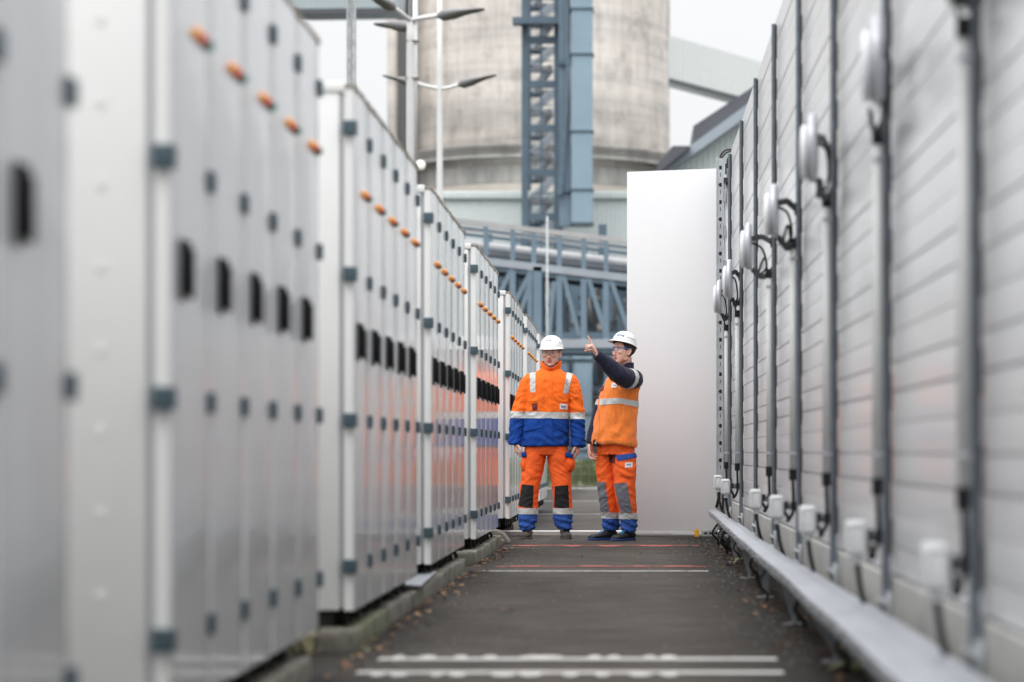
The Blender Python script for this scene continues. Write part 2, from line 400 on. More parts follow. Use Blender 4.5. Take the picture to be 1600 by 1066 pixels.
# ------------------------------------------------------------------ battery cabinets, left
GX = -1.146; NH = 5; DW = .575; ZB, ZT = .170, 2.318
HZ = (.352, .953, 1.554, 2.155)
def make_cabinet():
    t = thing('battery_cabinet', 'x', 'cabinet', (GX, 0, 0), 'white cabinets standing in a row')
    L = NH*DW
    b = MB(); b.box(-.98, -.062, .0, L, ZB, 2.30, .008); b.build('body', 'cab_white', t, angle=40)
    b = MB(); b.box(-.062, -.044, .012, L-.012, ZB+.012, 2.30, 0); b.build('door_gasket', 'gasket', t)
    b = MB(); b.box(-.99, -.040, -.006, L+.006, 2.301, 2.345, .008); b.build('roof', 'cab_white', t, angle=40)
    b = MB(); b.box(-.044, -.002, -.002, L, 2.321, 2.336, .002)
    for i in range(60):
        y = L*(i+random.random())/60
        b.box(-.012, .002, y, y+random.uniform(.02,.05), 2.315, 2.333+random.uniform(0,.005), 0)
    b.build('rain_trim', 'trim', t)
    b = MB()
    for i in range(7):
        z = .30+i*.205*1.0+.04
        b.cyl((-.175, -.0035, z+.12), (-.175, .0, z+.12), .012, .014, 14)
    for i in range(7,10):
        z = .30+i*.205+.04
        b.cyl((-.175, -.0035, z+.12-.0), (-.175, .0, z+.12), .012, .014, 14)
    b.split('plug_cap', 'cab_white', t, angle=40)
    b = MB(); b.box(-.95, -.10, .03, L-.03, .09, ZB-.002, .004)
    for y in (.10, .9, 1.9, L-.2): b.box(-.92, -.14, y, y+.1, .0, .09)
    b.build('plinth', 'black_matte', t)
    b = MB(); rr = random.Random(3)
    for i in range(15):
        y = .15+i*(L-.3)/14
        x = -.09+rr.uniform(-.015,.01); h = rr.uniform(.03,.06)
        b.tube([(x-.06, y, .15), (x, y+.02, .16-h*.2), (x+.035, y+.07, .10), (x+.01, y+.12, .06), (x-.05, y+.16, .05)], .008, 6, True, True)
    for i in range(6):
        y = .2+i*L/6.6; b.box(-.12, -.055, y, y+.05, .095, .16, .004)
    b.split('cable', 'black_matte', t)
    for k in range(NH):
        y0 = k*DW+.003; y1 = (k+1)*DW-.003; rd = random.Random(20+k)
        # door skin is very slightly bowed and hangs a hair out of line, as pressed steel does
        bm = bmesh.new(); n = 10; bow = rd.uniform(.0016,.0032); sk = rd.uniform(-.0020,.0020)
        prof = []
        for i in range(n+1):
            u = i/n; prof.append((bow*math.sin(math.pi*u)+sk*(u-.5)-.0045, y0+.004+(y1-y0-.008)*u))
        prof = [(-.043, y0), (-.017, y0), (-.0075, y0+.003)]+[(-.0045-sk*.5, y0+.010)]+prof[1:-1]+[(-.0045+sk*.5, y1-.010), (-.0075, y1-.003), (-.017, y1), (-.043, y1)]
        lo = [bm.verts.new((x, y, ZB)) for x, y in prof]; hi = [bm.verts.new((x, y, ZT)) for x, y in prof]
        m = len(prof)
        for i in range(m):
            f = bm.faces.new((lo[i-1], lo[i], hi[i], hi[i-1]))
            f.material_index = 1 if i in (0, 1, 2, 3, m-1, m-2, m-3) else 0
            f.smooth = 3 < i < m-2
        bm.faces.new(lo); bm.faces.new(hi[::-1]); bmesh.ops.recalc_face_normals(bm, faces=bm.faces[:])
        me = bpy.data.meshes.new('door'); bm.to_mesh(me); bm.free()
        me.shade_smooth(); me.set_sharp_from_angle(angle=R(40))
        d = link('door', me, ['door', 'door_edge'], t)
        ys = [k*DW]+([(k+1)*DW] if k == NH-1 else [])
        for yb in ys:
            for z in HZ:
                h = MB(); h.box(-.045, .010, yb-.028, yb+.028, z-.029, z+.029, .003)
                h.cyl((.010, yb-.012, z), (.0125, yb-.012, z), .010, .010, 12)
                h.box(-.030, -.008, yb-.031, yb-.028, z-.013, z+.013, .002)
                h.build('hinge', 'hinge', d)
        yh = k*DW+.15
        h = MB(); h.box(-.004, .006, yh-.022, yh+.022, 1.277-.075, 1.277+.085, .003)
        h.box(.005, .022, yh-.016, yh+.016, 1.277-.060, 1.277+.080, .006)
        h.box(.016, .032, yh-.013, yh+.013, 1.277-.070, 1.277+.060, .007)
        h.build('handle', 'black', d, angle=40)
        yl = k*DW+.33
        for nm, m_, dy in (('amber_lamp','amber',0), ('red_lamp','red',.095), ('green_lamp','green',.185)):
            h = MB(); h.cyl((-.004, yl+dy, 1.917), (.004, yl+dy, 1.917), .018, .018, 16)
            h.ball((.006, yl+dy, 1.917), .0150, (.95,1,1), 14)
            h.build(nm, m_, d, smooth=True)
    return t
cab0 = make_cabinet()
CABS = [(2.06,'nearest white cabinet, cut off by the left edge of the picture'),
        (6.01,'second white cabinet from the left, tallest in the picture, with large blurred black handles'),
        (9.94,'third white cabinet, behind the base of the grey lattice mast'),
        (13.85,'fourth white cabinet, with the metal cover plate lying before its near end'),
        (17.75,'fifth white cabinet, ending at the concrete foot block beside the standing man'),
        (23.05,'sixth white cabinet, partly hidden behind the man in the blue and orange jacket'),
        (27.0,'seventh white cabinet, small, just left of the standing man in the jacket'),
        (31.0,'farthest white cabinet, only its edge showing left of a white hard hat')]
for i, (y, lb) in enumerate(CABS):
    c = cab0 if i == 0 else dup_tree(cab0)
    c.location = (GX + (0, 0, .004, -.003, .003, -.02, -.03, -.04)[i], y, (0, 0, -.004, .004, .008, .012, .02, .02)[i])
    c.rotation_euler = (0, 0, R((0, .05, -.12, .14, -.05, .1, .1, .1)[i])); c['label'] = lb
    if i == 0: c.location.y = 2.06
# ------------------------------------------------------------------ kerbs under the cabinets
def kerb(y0, y1, label, x1=-1.135, w=.115, h=.095, cross=0):
    t = thing('kerb', label, 'kerb', (x1, y0, 0), 'kerb stones under the cabinets')
    y = y0+(.14 if cross else 0); rr = random.Random(int(y0*7))
    while y < y1-.05:
        L = min(rr.choice((.5,.5,.32,.62)), y1-y)
        b = MB(); o = rr.uniform(-.006,.006); q = Matrix.Translation((0, y-y0+L/2, 0)) @ Matrix.Rotation(R(rr.uniform(-.7,.7)), 4, 'Z') @ Matrix.Rotation(R(rr.uniform(-.6,.6)), 4, 'X')
        b.box(-w+o, o, -L/2+.004, L/2-.004, -.01, h+rr.uniform(-.006,.004), .009, q)
        bmesh.ops.subdivide_edges(b.bm, edges=b.bm.edges[:], cuts=2, use_grid_fill=True)
        for v in b.bm.verts: v.co += Vector((noise.noise(v.co*14), noise.noise(v.co*14+Vector((5,0,0))), noise.noise(v.co*14+Vector((0,9,0)))))*.006
        b.build('kerb_stone', rr.choice(('kerb','kerb','kerb_moss')), t, angle=50); y += L
    for i in range(cross):
        b = MB(); q = Matrix.Translation((-i*.155, .06, 0)) @ Matrix.Rotation(R(rr.uniform(-3,3)), 4, 'Z') @ Matrix.Rotation(R(rr.uniform(-2.5,2.5)), 4, 'Y')
        b.box(-.15, 0, -.06, .06, -.01, h-.004*i, .014, q)
        bmesh.ops.subdivide_edges(b.bm, edges=b.bm.edges[:], cuts=3, use_grid_fill=True)
        for v in b.bm.verts: v.co += Vector((noise.noise(v.co*16), noise.noise(v.co*16+Vector((5,0,0))), noise.noise(v.co*16+Vector((0,9,0)))))*.014
        b.build('end_stone', 'kerb' if i == 0 else 'kerb_yellow', t, angle=50)
kerb(4.3, 8.6, 'mossy kerb in the blurred lower left corner of the alley')
kerb(9.82, 16.4, 'long kerb starting with yellowish broken end stones and carrying the metal plate', cross=2)
kerb(17.45, 21.0, 'short kerb between the two red lines on the left of the alley', cross=2)
kerb(24.4, 31, 'distant kerb behind the legs of the man in the jacket', x1=-1.20)
b = MB(); q = Matrix.Translation((-1.225, 13.45, .118)) @ Matrix.Rotation(R(1.5), 4, 'Z') @ Matrix.Rotation(R(-1.5), 4, 'Y')
b.box(-.10, .095, -.75, .75, -.012, .0, .003, q); 
for dy in (-.6,0,.6): b.box(-.02, .0, dy-.01, dy+.01, 0, .004, 0, q)
tag(b.build('cover_plate', 'tray'), 'flat galvanised metal plate lying on the kerb before the fourth cabinet', 'cover plate')
# concrete fence foot
b = MB()
pr = [(-.19,0),(.0,0),(-.03,.055),(-.075,.105),(-.15,.12),(-.19,.12)]
b.prism([(-1.10+x, 21.55, z) for x, z in pr], (0,.42,0))
bmesh.ops.bevel(b.bm, geom=b.bm.edges[:], offset=.008, segments=2, affect='EDGES')
tag(b.build('foot_block', 'kerb', angle=40), 'grey concrete foot block with sloping side at the end of the kerb', 'concrete block')
b = MB(); b.box(-1.30,-1.13,21.2,21.35,0,.045,.008); tag(b.build('paving_slab','kerb'), 'small flat concrete slab in front of the concrete foot block', 'slab')

# ------------------------------------------------------------------ leaf litter
def leaf(b, x, y, s, rr, z=.004):
    a = rr.uniform(0, 6.28); c = Vector((x, y, z+s*.12)); n = 7; pts = []
    u = Vector((math.cos(a), math.sin(a), rr.uniform(-.25,.25))); v = Vector((-math.sin(a), math.cos(a), rr.uniform(-.3,.3)))
    mid = [c+u*s*(t-.5)+Vector((0,0,s*.10*math.sin(t*3.1))) for t in (0,.25,.5,.75,1)]
    wd = (.0,.26,.36,.22,0)
    up = [b.bm.verts.new(m+v*s*w_+Vector((0,0,s*rr.uniform(.0,.10)*w_*2))) for m, w_ in zip(mid, wd)]
    mv = [b.bm.verts.new(m) for m in mid]; dn = [b.bm.verts.new(m-v*s*w_+Vector((0,0,s*rr.uniform(.0,.10)*w_*2))) for m, w_ in zip(mid, wd)]
    for i in range(4):
        b.bm.faces.new((mv[i], mv[i+1], up[i+1], up[i])); b.bm.faces.new((dn[i], dn[i+1], mv[i+1], mv[i]))
rr = random.Random(11)
for m_, cnt in (('leaf_a', 120), ('leaf_b', 60)):
    b = MB()
    for i in range(cnt):
        y = 8.7+12*rr.random()**1.1; leaf(b, -1.12+abs(rr.gauss(0,.035+.05*(noise.noise(Vector((y*1.3,0,0)))+.5))), y, rr.uniform(.02,.05), rr)
    for i in range(cnt//4):
        y = 8+14*rr.random(); leaf(b, .86-abs(rr.gauss(0,.12)), y, rr.uniform(.02,.05), rr)
    tag(b.build('leaf_litter', m_), 'dead brown leaves gathered along the foot of the kerb and the cable tray', 'leaves', kind='stuff')
b = MB()
for i in range(900):
    y = 9+14*rr.random(); s = rr.uniform(.003,.010)
    x = rr.choice((-1.0+rr.random()*.25, .75-abs(rr.gauss(0,.18)), rr.uniform(-1,.7)))
    b.rock(x, y, s*.3, s, rr.uniform(.6,1.2), .6)
tag(b.build('gravel', 'kerb'), 'small stones and grit scattered over the asphalt', 'gravel', kind='stuff')
b = MB()
for i in range(240):
    y = 7.4+15*rr.random(); x = .84-abs(rr.gauss(0,.09)); s = rr.uniform(.01,.04)
    b.rock(x, y, 0, s, 1.5, .35)
tag(b.build('soil', 'soil'), 'dark soil and crumbs heaped along the foot of the grey wall', 'soil', kind='stuff')
LF = [(791,959,'lone blurred brown leaf in the middle of the alley',.085),(657,950,'small reddish leaf close to the left kerb',.05),
      (1018,892,'tiny brown leaf on the end of the thin white line',.05),(908,872,'pale leaf between the two red lines',.05),
      (1078,903,'brown leaf right of the thin white line',.05),(967,905,'dark small leaf below the white line',.035),
      (1000,867,'light leaf at the right between the red lines',.04),(797,866,'dry leaf near the left kerb behind the white line',.04),
      (1010,903,'small curled leaf just below the thin white line',.04),(880,915,'small leaf below the men on the dark asphalt',.03)]
for x, y, lb, s in LF:
    D = CH*F/(y-706); b = MB(); leaf(b, px2x(x,D), D, s, rr); tag(b.build('fallen_leaf', 'leaf_a'), lb, 'leaf', 'single leaves on the asphalt')
def weed(x, y, lb, n=9, s=.12):
    b = MB(); r2 = random.Random(int(x*100+y*7))
    for i in range(n):
        a = r2.uniform(0,6.28); d = Vector((math.cos(a), math.sin(a), r2.uniform(.5,1.3))).normalized(); L = s*r2.uniform(.6,1); sd = d.cross(Vector((0,0,1))).normalized()
        p = Vector((0,0,0)); q = p+d*L*.5; e_ = q+(d+Vector((0,0,-.9))).normalized()*L*.5
        b.poly([p, q+sd*L*.13, e_, q-sd*L*.13])
    o = b.build('weed', 'weed'); o.location = (x, y, 0); tag(o, lb, 'weed', 'weeds under the cable tray')
weed(.80, 17.9, 'small pale weed under the far part of the cable tray', 10, .13)
weed(.83, 9.0, 'blurred green weed under the near part of the cable tray', 12, .15)
weed(-1.09, 9.9, 'tuft of weed at the yellowish end stones of the kerb', 10, .05)
# ------------------------------------------------------------------ panelled wall, right
def WX(D): return .955-.0018*D          # inner face of the wall panels
def PX(D): return .925-.0018*D          # line of the posts
def PT(D): return CH+(3.60-CH)*PX(D)/WX(D)+.02
POSTS = [6.45+2.22*i for i in range(8)]
WTOP = 3.60; LEDGE = .375
wall = thing('panel_wall', 'tall pale grey wall of ribbed horizontal panels on a concrete base, right of the alley', 'wall', (0,0,0))
def wall_profile():
    pr = []; z = LEDGE; i = 0; step = .1095
    while z < WTOP-.02:
        z2 = min(z+step, WTOP); g_ = .0035 if i % 3 else .008; dep = .004 if i % 3 else .010
        bow = (.0, .003, .0015)[i % 3]
        pr += [(dep, z), (dep, z+g_), (-bow, z+g_+.002), (-bow-.001, (z+z2)/2), (-bow, z2-.002)]
        z = z2; i += 1
    pr.append((0, WTOP)); return pr
WP = wall_profile()
ends = [1.5, 4.23]+POSTS+[23.4]
for a, c in zip(ends, ends[1:]):
    b = MB(); pv = []
    for D in (a+.004, c-.004):
        x = WX(D)
        pv.append([b.bm.verts.new((x+dx, D, z)) for dx, z in WP]+[b.bm.verts.new((x+.08, D, WTOP)), b.bm.verts.new((x+.08, D, LEDGE))])
    n = len(pv[0])
    for i in range(n):
        f = b.bm.faces.new((pv[0][i-1], pv[0][i], pv[1][i], pv[1][i-1]))
        j = i-1
        if i < n-2 and j % 5 == 0: f.material_index = 1
    b.bm.faces.new(pv[0]); b.bm.faces.new(pv[1][::-1])
    b.build('wall_panel', ['wall', 'wall_groove'], wall)
    b = MB(); b.prism([(WX(a)-.012, a+.006, 0), (WX(c)-.012, c-.006, 0), (WX(c)+.12, c-.006, 0), (WX(a)+.12, a+.006, 0)], (0,0,LEDGE-.003))
    bmesh.ops.bevel(b.bm, geom=b.bm.edges[:], offset=.006, segments=1, affect='EDGES')
    b.build('concrete_base', 'concrete', wall)
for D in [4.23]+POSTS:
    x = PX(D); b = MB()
    b.box(x-.014, x-.010, D-.020, D+.020, .20, PT(D)); b.box(x-.010, x+.014, D-.020, D-.017, .20, PT(D)); b.box(x-.010, x+.014, D+.017, D+.020, .20, PT(D))
    p = b.build('post', 'post', wall)
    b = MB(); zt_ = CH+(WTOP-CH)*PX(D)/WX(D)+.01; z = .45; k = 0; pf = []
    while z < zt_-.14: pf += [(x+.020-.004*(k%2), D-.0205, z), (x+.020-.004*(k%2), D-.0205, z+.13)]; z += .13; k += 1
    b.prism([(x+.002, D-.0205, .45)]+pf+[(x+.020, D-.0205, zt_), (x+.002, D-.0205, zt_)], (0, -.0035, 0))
    b.build('shadow_gap_strip', 'darkmetal', p)  # dark strip stands in for the shadow gap on the post's right side
    b = MB()
    for dy in (-.05, .05):
        for z in (.28, .22): b.cyl((x+.016, D+dy, z), (x-.014, D+dy, z), .013, .011, 8); b.ball((x-.016, D+dy, z), .017, (.5,1,1), 8)
    b.box(x-.006, x+.016, D-.075, D+.075, .18, .32, .003)
    b.build('foot_plate', 'galv', p, angle=40)
# ------------------------------------------------------------------ dishes, conduits, boxes
names = ['nearest','second','third','fourth','fifth','sixth']
DD = [(6.45, 6.2, .81, 2.20,.30), (8.67, 8.15, .833, 2.14,.30), (10.89, 10.55, .795, 2.145,.30), (13.11, 13.0, .772, 2.115,.29), (15.33, 15.35, .748, 2.125,.30), (19.77, 19.7, .802, 2.225,.325), (21.99, 21.95, .80, 2.225,.315)]
DL = ['dish cut off by the top edge, on the nearest post at the right', 'large blurred white dish in the upper right with a looping black cable',
      'white dish second from the right, beside the tall post', 'white dish below and left of the two largest ones', 'white dish in the middle of the receding row',
      'small white dish second nearest to the slotted steel channel', 'smallest white dish, in front of the slotted steel channel']
def mount(D, dy, x, z, dia, lb):
    xp = PX(D)-.014
    t = thing('antenna_dish', lb, 'antenna', (x, dy, z), 'round white dishes along the grey wall')
    yaw = Matrix.Rotation(R(-7), 3, 'Z')
    def disc(x0, x1, r, nm, m, dz=0):
        b = MB(); e_ = min(.012, (x1-x0)*.45)
        pts = [yaw @ Vector((v,0,dz)) for v in (x0, x0+e_*.4, x0+e_, x1-e_, x1-e_*.4, x1)]
        b.tube(pts, [r*.90, r*.975, r, r, r*.975, r*.92], 40); return b.build(nm, m, t, angle=35)
    disc(-.058, -.030, dia*.40, 'radome', 'dish', -.02)
    disc(-.028, .012, dia/2, 'dish_body', 'dish_back')
    b = MB(); c = Vector((xp-x, D-dy, 0))
    for zz, q in ((dia*.22, .05), (-dia*.42, -.02)):
        for s in (-.018, .018):
            b.bar((.012, s, zz-.02), (c.x*.55, s+c.y*.5, zz-.055+q), .010, .030); b.bar((c.x*.55, s+c.y*.5, zz-.055+q), (c.x-.002, s+c.y, zz-.04), .010, .030)
        b.box(c.x-.008, c.x-.001, c.y-.04, c.y+.04, zz-.075, zz-.01, .003)
        b.cyl((c.x-.02, c.y-.03, zz-.04), (c.x-.004, c.y-.03, zz-.04), .009, .009, 8); b.cyl((c.x*.55, -.03+c.y*.5, zz-.055+q), (c.x*.55, .03+c.y*.5, zz-.055+q), .008, .008, 8)
    b.split('bracket', 'darkmetal', t, angle=40)
    b = MB(); zp = 1.95-z
    b.tube([(.012, 0, .02), (c.x*.55, -.03, -.02), (c.x*.75, c.y*.6-.03, -dia*.45), (c.x*.35, c.y*.8, -dia*.62), (c.x-.045, c.y, zp+.10), (c.x-.03, c.y-.02, zp+.02)], .007, 8, True, True)
    b.build('cable', 'black', t, smooth=True)
    return t
for (D, dy, x, z, dia), lb in zip(DD, DL): mount(D, dy, x, z, dia, lb)
pl = ['nearest conduit pipe on the grey wall, at the right edge','second conduit pipe from the right edge, on the grey wall','third conduit pipe from the right edge, on the grey wall','fourth conduit pipe from the right edge, on the grey wall','fifth conduit pipe from the right edge, on the grey wall','sixth conduit pipe from the right edge, on the grey wall','farthest conduit pipe, beside the slotted steel channel']
for (D, *_), lb in zip(DD, pl):
    x = PX(D)-.033; t = thing('conduit_pipe', lb, 'pipe', (x, D-.02, 0), 'beige conduit pipes on the posts')
    b = MB(); b.cyl((0,0,.72), (0,0,1.93), .0165, .0165, 16); b.build('pipe', 'pipe_beige', t, smooth=True)
    b = MB(); b.cyl((0,0,.665), (0,0,.725), .020, .020, 12); b.cyl((0,0,1.92), (0,0,1.975), .020, .020, 12); b.split('end_cap', 'black', t, angle=40)
    b = MB()
    for z in (.80, 1.86): b.box(-.006, .022, -.008, .008, z, z+.016, 0); b.cyl((0,0,z), (0,0,z+.016), .0195, .0195, 12); b.ball((-.004,-.022,z+.008), .008, (1,1,1), 6)
    b.split('clamp', 'galv', t, angle=40)
bl = ['white junction box nearest the right edge, large and blurred','second white junction box from the right','third white junction box from the right','fourth white junction box from the right, blurred only slightly','white junction box fifth from the right edge','white junction box second from the gate','smallest white junction box, in front of the slotted channel']
JB = [(6.45,.808,.515),(8.67,.803,.512),(10.89,.79,.515),(13.11,.783,.521),(15.33,.783,.52),(19.77,.763,.534),(21.99,.78,.545)]
for (D, x, z), lb in zip(JB, bl):
    t = thing('junction_box', lb, 'junction box', (x, D-.02, z), 'white junction boxes below the conduits')
    b = MB(); b.box(-.042, .036, -.040, .040, -.066, .064, .020, None, 4); b.build('housing', 'box_white', t, angle=30)
    b = MB()
    b.box(-.028, .024, -.046, -.039, -.048, .046, .011, None, 3); b.build('lid', 'box_white', t, angle=30)
    xp = PX(D)-.014-x
    b = MB(); b.bar((.03,.02,.012), (xp+.002,.02,.006), .02, .012); b.bar((.03,.01,-.012), (xp,.02,-.004), .008, .01)
    b.cyl((xp*.5,.02,-.012), (xp*.5,.02,.03), .013, .013, 10); b.box(xp-.02,xp-.001,-.01,.05,-.022,.03,.003); b.box(xp*.7, xp*.85, 0, .03, -.015,.028,.003); b.split('bracket', 'darkmetal', t)
    b = MB(); b.tube([(PX(D)-.033-x, 0, .68-z), (PX(D)-.030-x, -.012, .56-z), (PX(D)-.034-x,-.012,.49-z), (PX(D)-.062-x,-.012,.445-z), (.062,-.01,-.066), (.046,-.006,-.035), (.030,0,-.012)], .0095, 8, True, True)
    b.build('feed_cable', 'black', t, smooth=True)
    b = MB(); b.cyl((0,0,-.092), (0,0,-.060), .017, .017, 12); b.build('gland', 'box_white', t, angle=40)
    b = MB(); zt = -.08; pts = [(0,0,zt), (.012,.0,-.17), (.03,.01,-.24), (.06,.02,-.30)]
    pts = spline([Vector(p) for p in pts], 14)
    b.tube(pts, [(.0125 if i % 2 else .0085) for i in range(len(pts))], 8); b.build('ribbed_hose', 'black', t)
# ------------------------------------------------------------------ cable tray
TR = [(3.2,.635,.855),(4.6,.635,.855),(6,.638,.855),(7.0,.645,.857),(8.5,.657,.852),(10.2,.667,.833),(12,.675,.81),(13.6,.672,.803),(15.2,.679,.803),(17.4,.686,.813),(20,.705,.807),(22.7,.715,.812)]
tray = thing('cable_tray', 'long galvanised cable tray with closed lids running low in front of the grey wall', 'cable tray', (0,0,0))
def tr(D):
    for (a,xo,xi),(c,yo,yi) in zip(TR, TR[1:]):
        if a <= D <= c: t = (D-a)/(c-a); t_ = t*t*(3-2*t)*.5+t*.5; return xo+(yo-xo)*t_, xi+(yi-xi)*t_
    return TR[-1][1:] if D > TR[-1][0] else TR[0][1:]
D = 3.2; k = 0
while D < 22.65:
    L = min(.98, 22.7-D); b = MB(); st = 6
    for s in range(st):
        a, c = D+L*s/st+(.003 if s == 0 else 0), D+L*(s+1)/st-(.003 if s == st-1 else 0)
        (ao, ai), (co, ci) = tr(a), tr(c)
        za = .273+.003*math.sin(a*1.9); zc = .273+.003*math.sin(c*1.9)
        A = [(ao,a,za-.009),(ao,a,za),(ao+.010,a,za+.006),((ao+ai)/2,a,za+.013),(ai-.01,a,za+.006),(ai,a,za),(ai,a,za-.012)]
        B = [(co,c,zc-.009),(co,c,zc),(co+.010,c,zc+.006),((co+ci)/2,c,zc+.013),(ci-.01,c,zc+.006),(ci,c,zc),(ci,c,zc-.012)]
        va = [b.bm.verts.new(p) for p in A]; vb = [b.bm.verts.new(p) for p in B]
        for i in range(1,7): b.bm.faces.new((va[i-1], va[i], vb[i], vb[i-1]))
    bmesh.ops.remove_doubles(b.bm, verts=b.bm.verts[:], dist=.0015)
    b.build('lid', 'tray', tray)
    b = MB()
    for s in range(st):
        a, c = D+L*s/st, D+L*(s+1)/st; (ao, ai), (co, ci) = tr(a), tr(c)
        za = .269+.003*math.sin(a*1.9); zc = .269+.003*math.sin(c*1.9)
        for prof in ([(.004,0),(.004,-.014),(.012,-.017),(.012,-.028),(.005,-.031),(.005,-.040),(.012,-.043),(.012,-.052),(.02,-.054)],):
            va = [b.bm.verts.new((ao+p, a, za+q)) for p, q in prof]+[b.bm.verts.new((ai-.004, a, za-.054)), b.bm.verts.new((ai-.004, a, za))]
            vb = [b.bm.verts.new((co+p, c, zc+q)) for p, q in prof]+[b.bm.verts.new((ci-.004, c, zc-.054)), b.bm.verts.new((ci-.004, c, zc))]
            for i in range(1,len(va)): b.bm.faces.new((va[i-1], va[i], vb[i], vb[i-1]))
            if D+L > 22.65 and s == st-1: b.bm.faces.new(vb)
    o = b.build('channel', 'tray_side', tray)
    b = MB()
    for yy in (D+.1, D+L*.5, D+L-.1):
        xo = tr(yy)[0]; z = .273+.003*math.sin(yy*1.9)-.018; b.ball((xo+.001,yy,z), .009,(.8,1,1),8)
    b.split('bolt', 'galv', o, smooth=True)
    D += L; k += 1
for yy in (5.2, 7.3, 9.4, 11.5, 13.6, 15.7, 17.9, 20.65):
    xo, xi = tr(yy); b = MB()
    b.box(xi-.055, xi-.035, yy-.02, yy+.02, .004, .20, .002); b.box(xi-.10, xi-.01, yy-.05, yy+.05, .0, .006, 0); b.box(xo+.02, xi-.02, yy-.02, yy+.02, .195, .212, .002)
    b.bar((xi-.05, yy, .05), (xo+.05, yy, .19), .018, .03)
    b.build('support', 'tray_side', tray)
rr = random.Random(5); b = MB()
for i in range(14):
    yy = (15.5+i*.40) if i > 4 else 6.5+i*2.1; xo, xi = tr(yy); x = (xo+xi)/2+rr.uniform(-.03,.03)
    b.tube([(x, yy, .20), (x-.04, yy+.05, .12), (x+.01, yy+.18, .06), (x+.02, yy+.34, .012)], rr.uniform(.005,.010), 6, True, True)
b.split('hanging_cable', 'black_matte', tray)
# ------------------------------------------------------------------ gate, slotted channel, bits at the far end
def gp(px, D): return (px-988)/F*D
gate = thing('gate_panel', 'tall plain white gate leaf closing the right half of the alley behind the men', 'gate', (gp(979.5,23.5), 23.5, 0))
ex = gp(1120,23.22)-gp(979.5,23.5); ang = math.atan2(23.22-23.5, ex); Lg = math.hypot(ex, .28)
q = Matrix.Rotation(ang, 4, 'Z')
b = MB(); b.box(0, Lg, 0, .045, .052, 3.540, .004, q); b.build('leaf', 'gate', gate, angle=40)
b = MB(); b.box(.002, Lg, -.006, .052, .02, .05, .003, q); b.build('bottom_rail', 'threshold', gate)
b = MB(); D = 22.75; x0 = gp(1088,D)
b.box(gp(1096,D), .80, D-.02, D+.02, .025, .085, .003)
o = thing('slotted_bracket', 'short slotted galvanised bracket with a yellow end cap at the foot of the gate', 'bracket', (0,0,0))
b.build('rail', 'galv', o)
b = MB()
for i in range(8): b.box(gp(1100+i*8,D), gp(1105+i*8,D), D-.0215, D-.0205, .045, .062)
b.build('slots', 'black', o)
b = MB(); b.box(gp(1085,D), gp(1092,D), D-.03, D+.03, .02, .09, .004); b.build('end_cap', 'yellow', o)
D = 22.9; ch = thing('slotted_channel', 'upright slotted steel channel at the far end of the grey wall, beside the gate', 'steel channel', (0,0,0))
xa, xb = gp(1119,D), gp(1130.5,D); zt = CH+(706-246)/F*D; zb_ = CH-(776-706)/F*D
b = MB(); b.box(xa, xa+.012, D-.02, D+.03, zb_, zt, .001); b.box(xa+.0125, xb, D-.004, D, zb_, zt-.01, .001); b.box(xb-.004, xb, D+.001, D+.03, zb_, zt, .001)
b.build('channel', 'galv', ch)
b = MB(); z = zt-.08; i = 0; xm = (xa+xb)/2+.006
while z > zb_+.05:
    b.box(xm-.012, xm+.012, D-.0056, D-.0046, z-.036, z); b.box(xm-.003, xm+.003, D-.0056, D-.0046, z-.105, z-.065)
    if i % 2: b.box(xm-.02, xm-.012, D-.0056, D-.0046, z-.022, z-.012)
    z -= .163; i += 1
b.build('slots', 'black', ch)
b = MB(); x = gp(1136.5,D)
b.cyl((x, D+.05, .35), (x, D+.05, zt-.10), .017, .017, 12); b.cyl((x-.028, D+.06, .35), (x-.028, D+.06, zt-.2), .008, .008, 8)
b.build('pipe', 'galv', ch, smooth=True)
b = MB()
for i in range(9): z = 3.3-i*.33; b.box(xb+.001, x-.012, D+.01, D+.045, z-.11, z, .003)
b.split('spacer_plate', 'galv', ch)
b = MB(); b.box(xb+.003, x+.02, D+.0, D+.06, zt-.24, zt-.19, .004); b.box(xb+.015, xb+.03, D, D+.01, zt-.16, zt-.06); b.build('clamp', 'darkmetal', ch)
b = MB(); p = [(xb-.035, D+.02, zt-.03), (xb-.02, D+.02, zt+.03), (xb+.02, D+.02, zt+.07), (xb+.07, D+.02, zt+.075), (xb+.10, D+.02, zt+.05)]
b.tube(p, .011, 8, True, True); b.tube([(a+.016, c+.02, d-.018) for a,c,d in p], .008, 8, True, True); b.tube([(x,D+.05,zt-.10),(x+.004,D+.05,zt-.02),(x+.03,D+.05,zt+.035)], .009,8,True,True)
b.split('hose', 'darkmetal', ch, smooth=True)
b = MB()
b.tube([(xa+.03, D-.03, .47), (xa+.022, D-.03, .38), (xa+.0, D-.03, .29)], .013, 8, True, True); b.tube([(xa+.06, D-.03, .5), (xa+.065, D-.03, .40), (xa+.06, D-.03, .26)], .009, 8, True, True)
b.split('cable', 'black', ch, smooth=True)

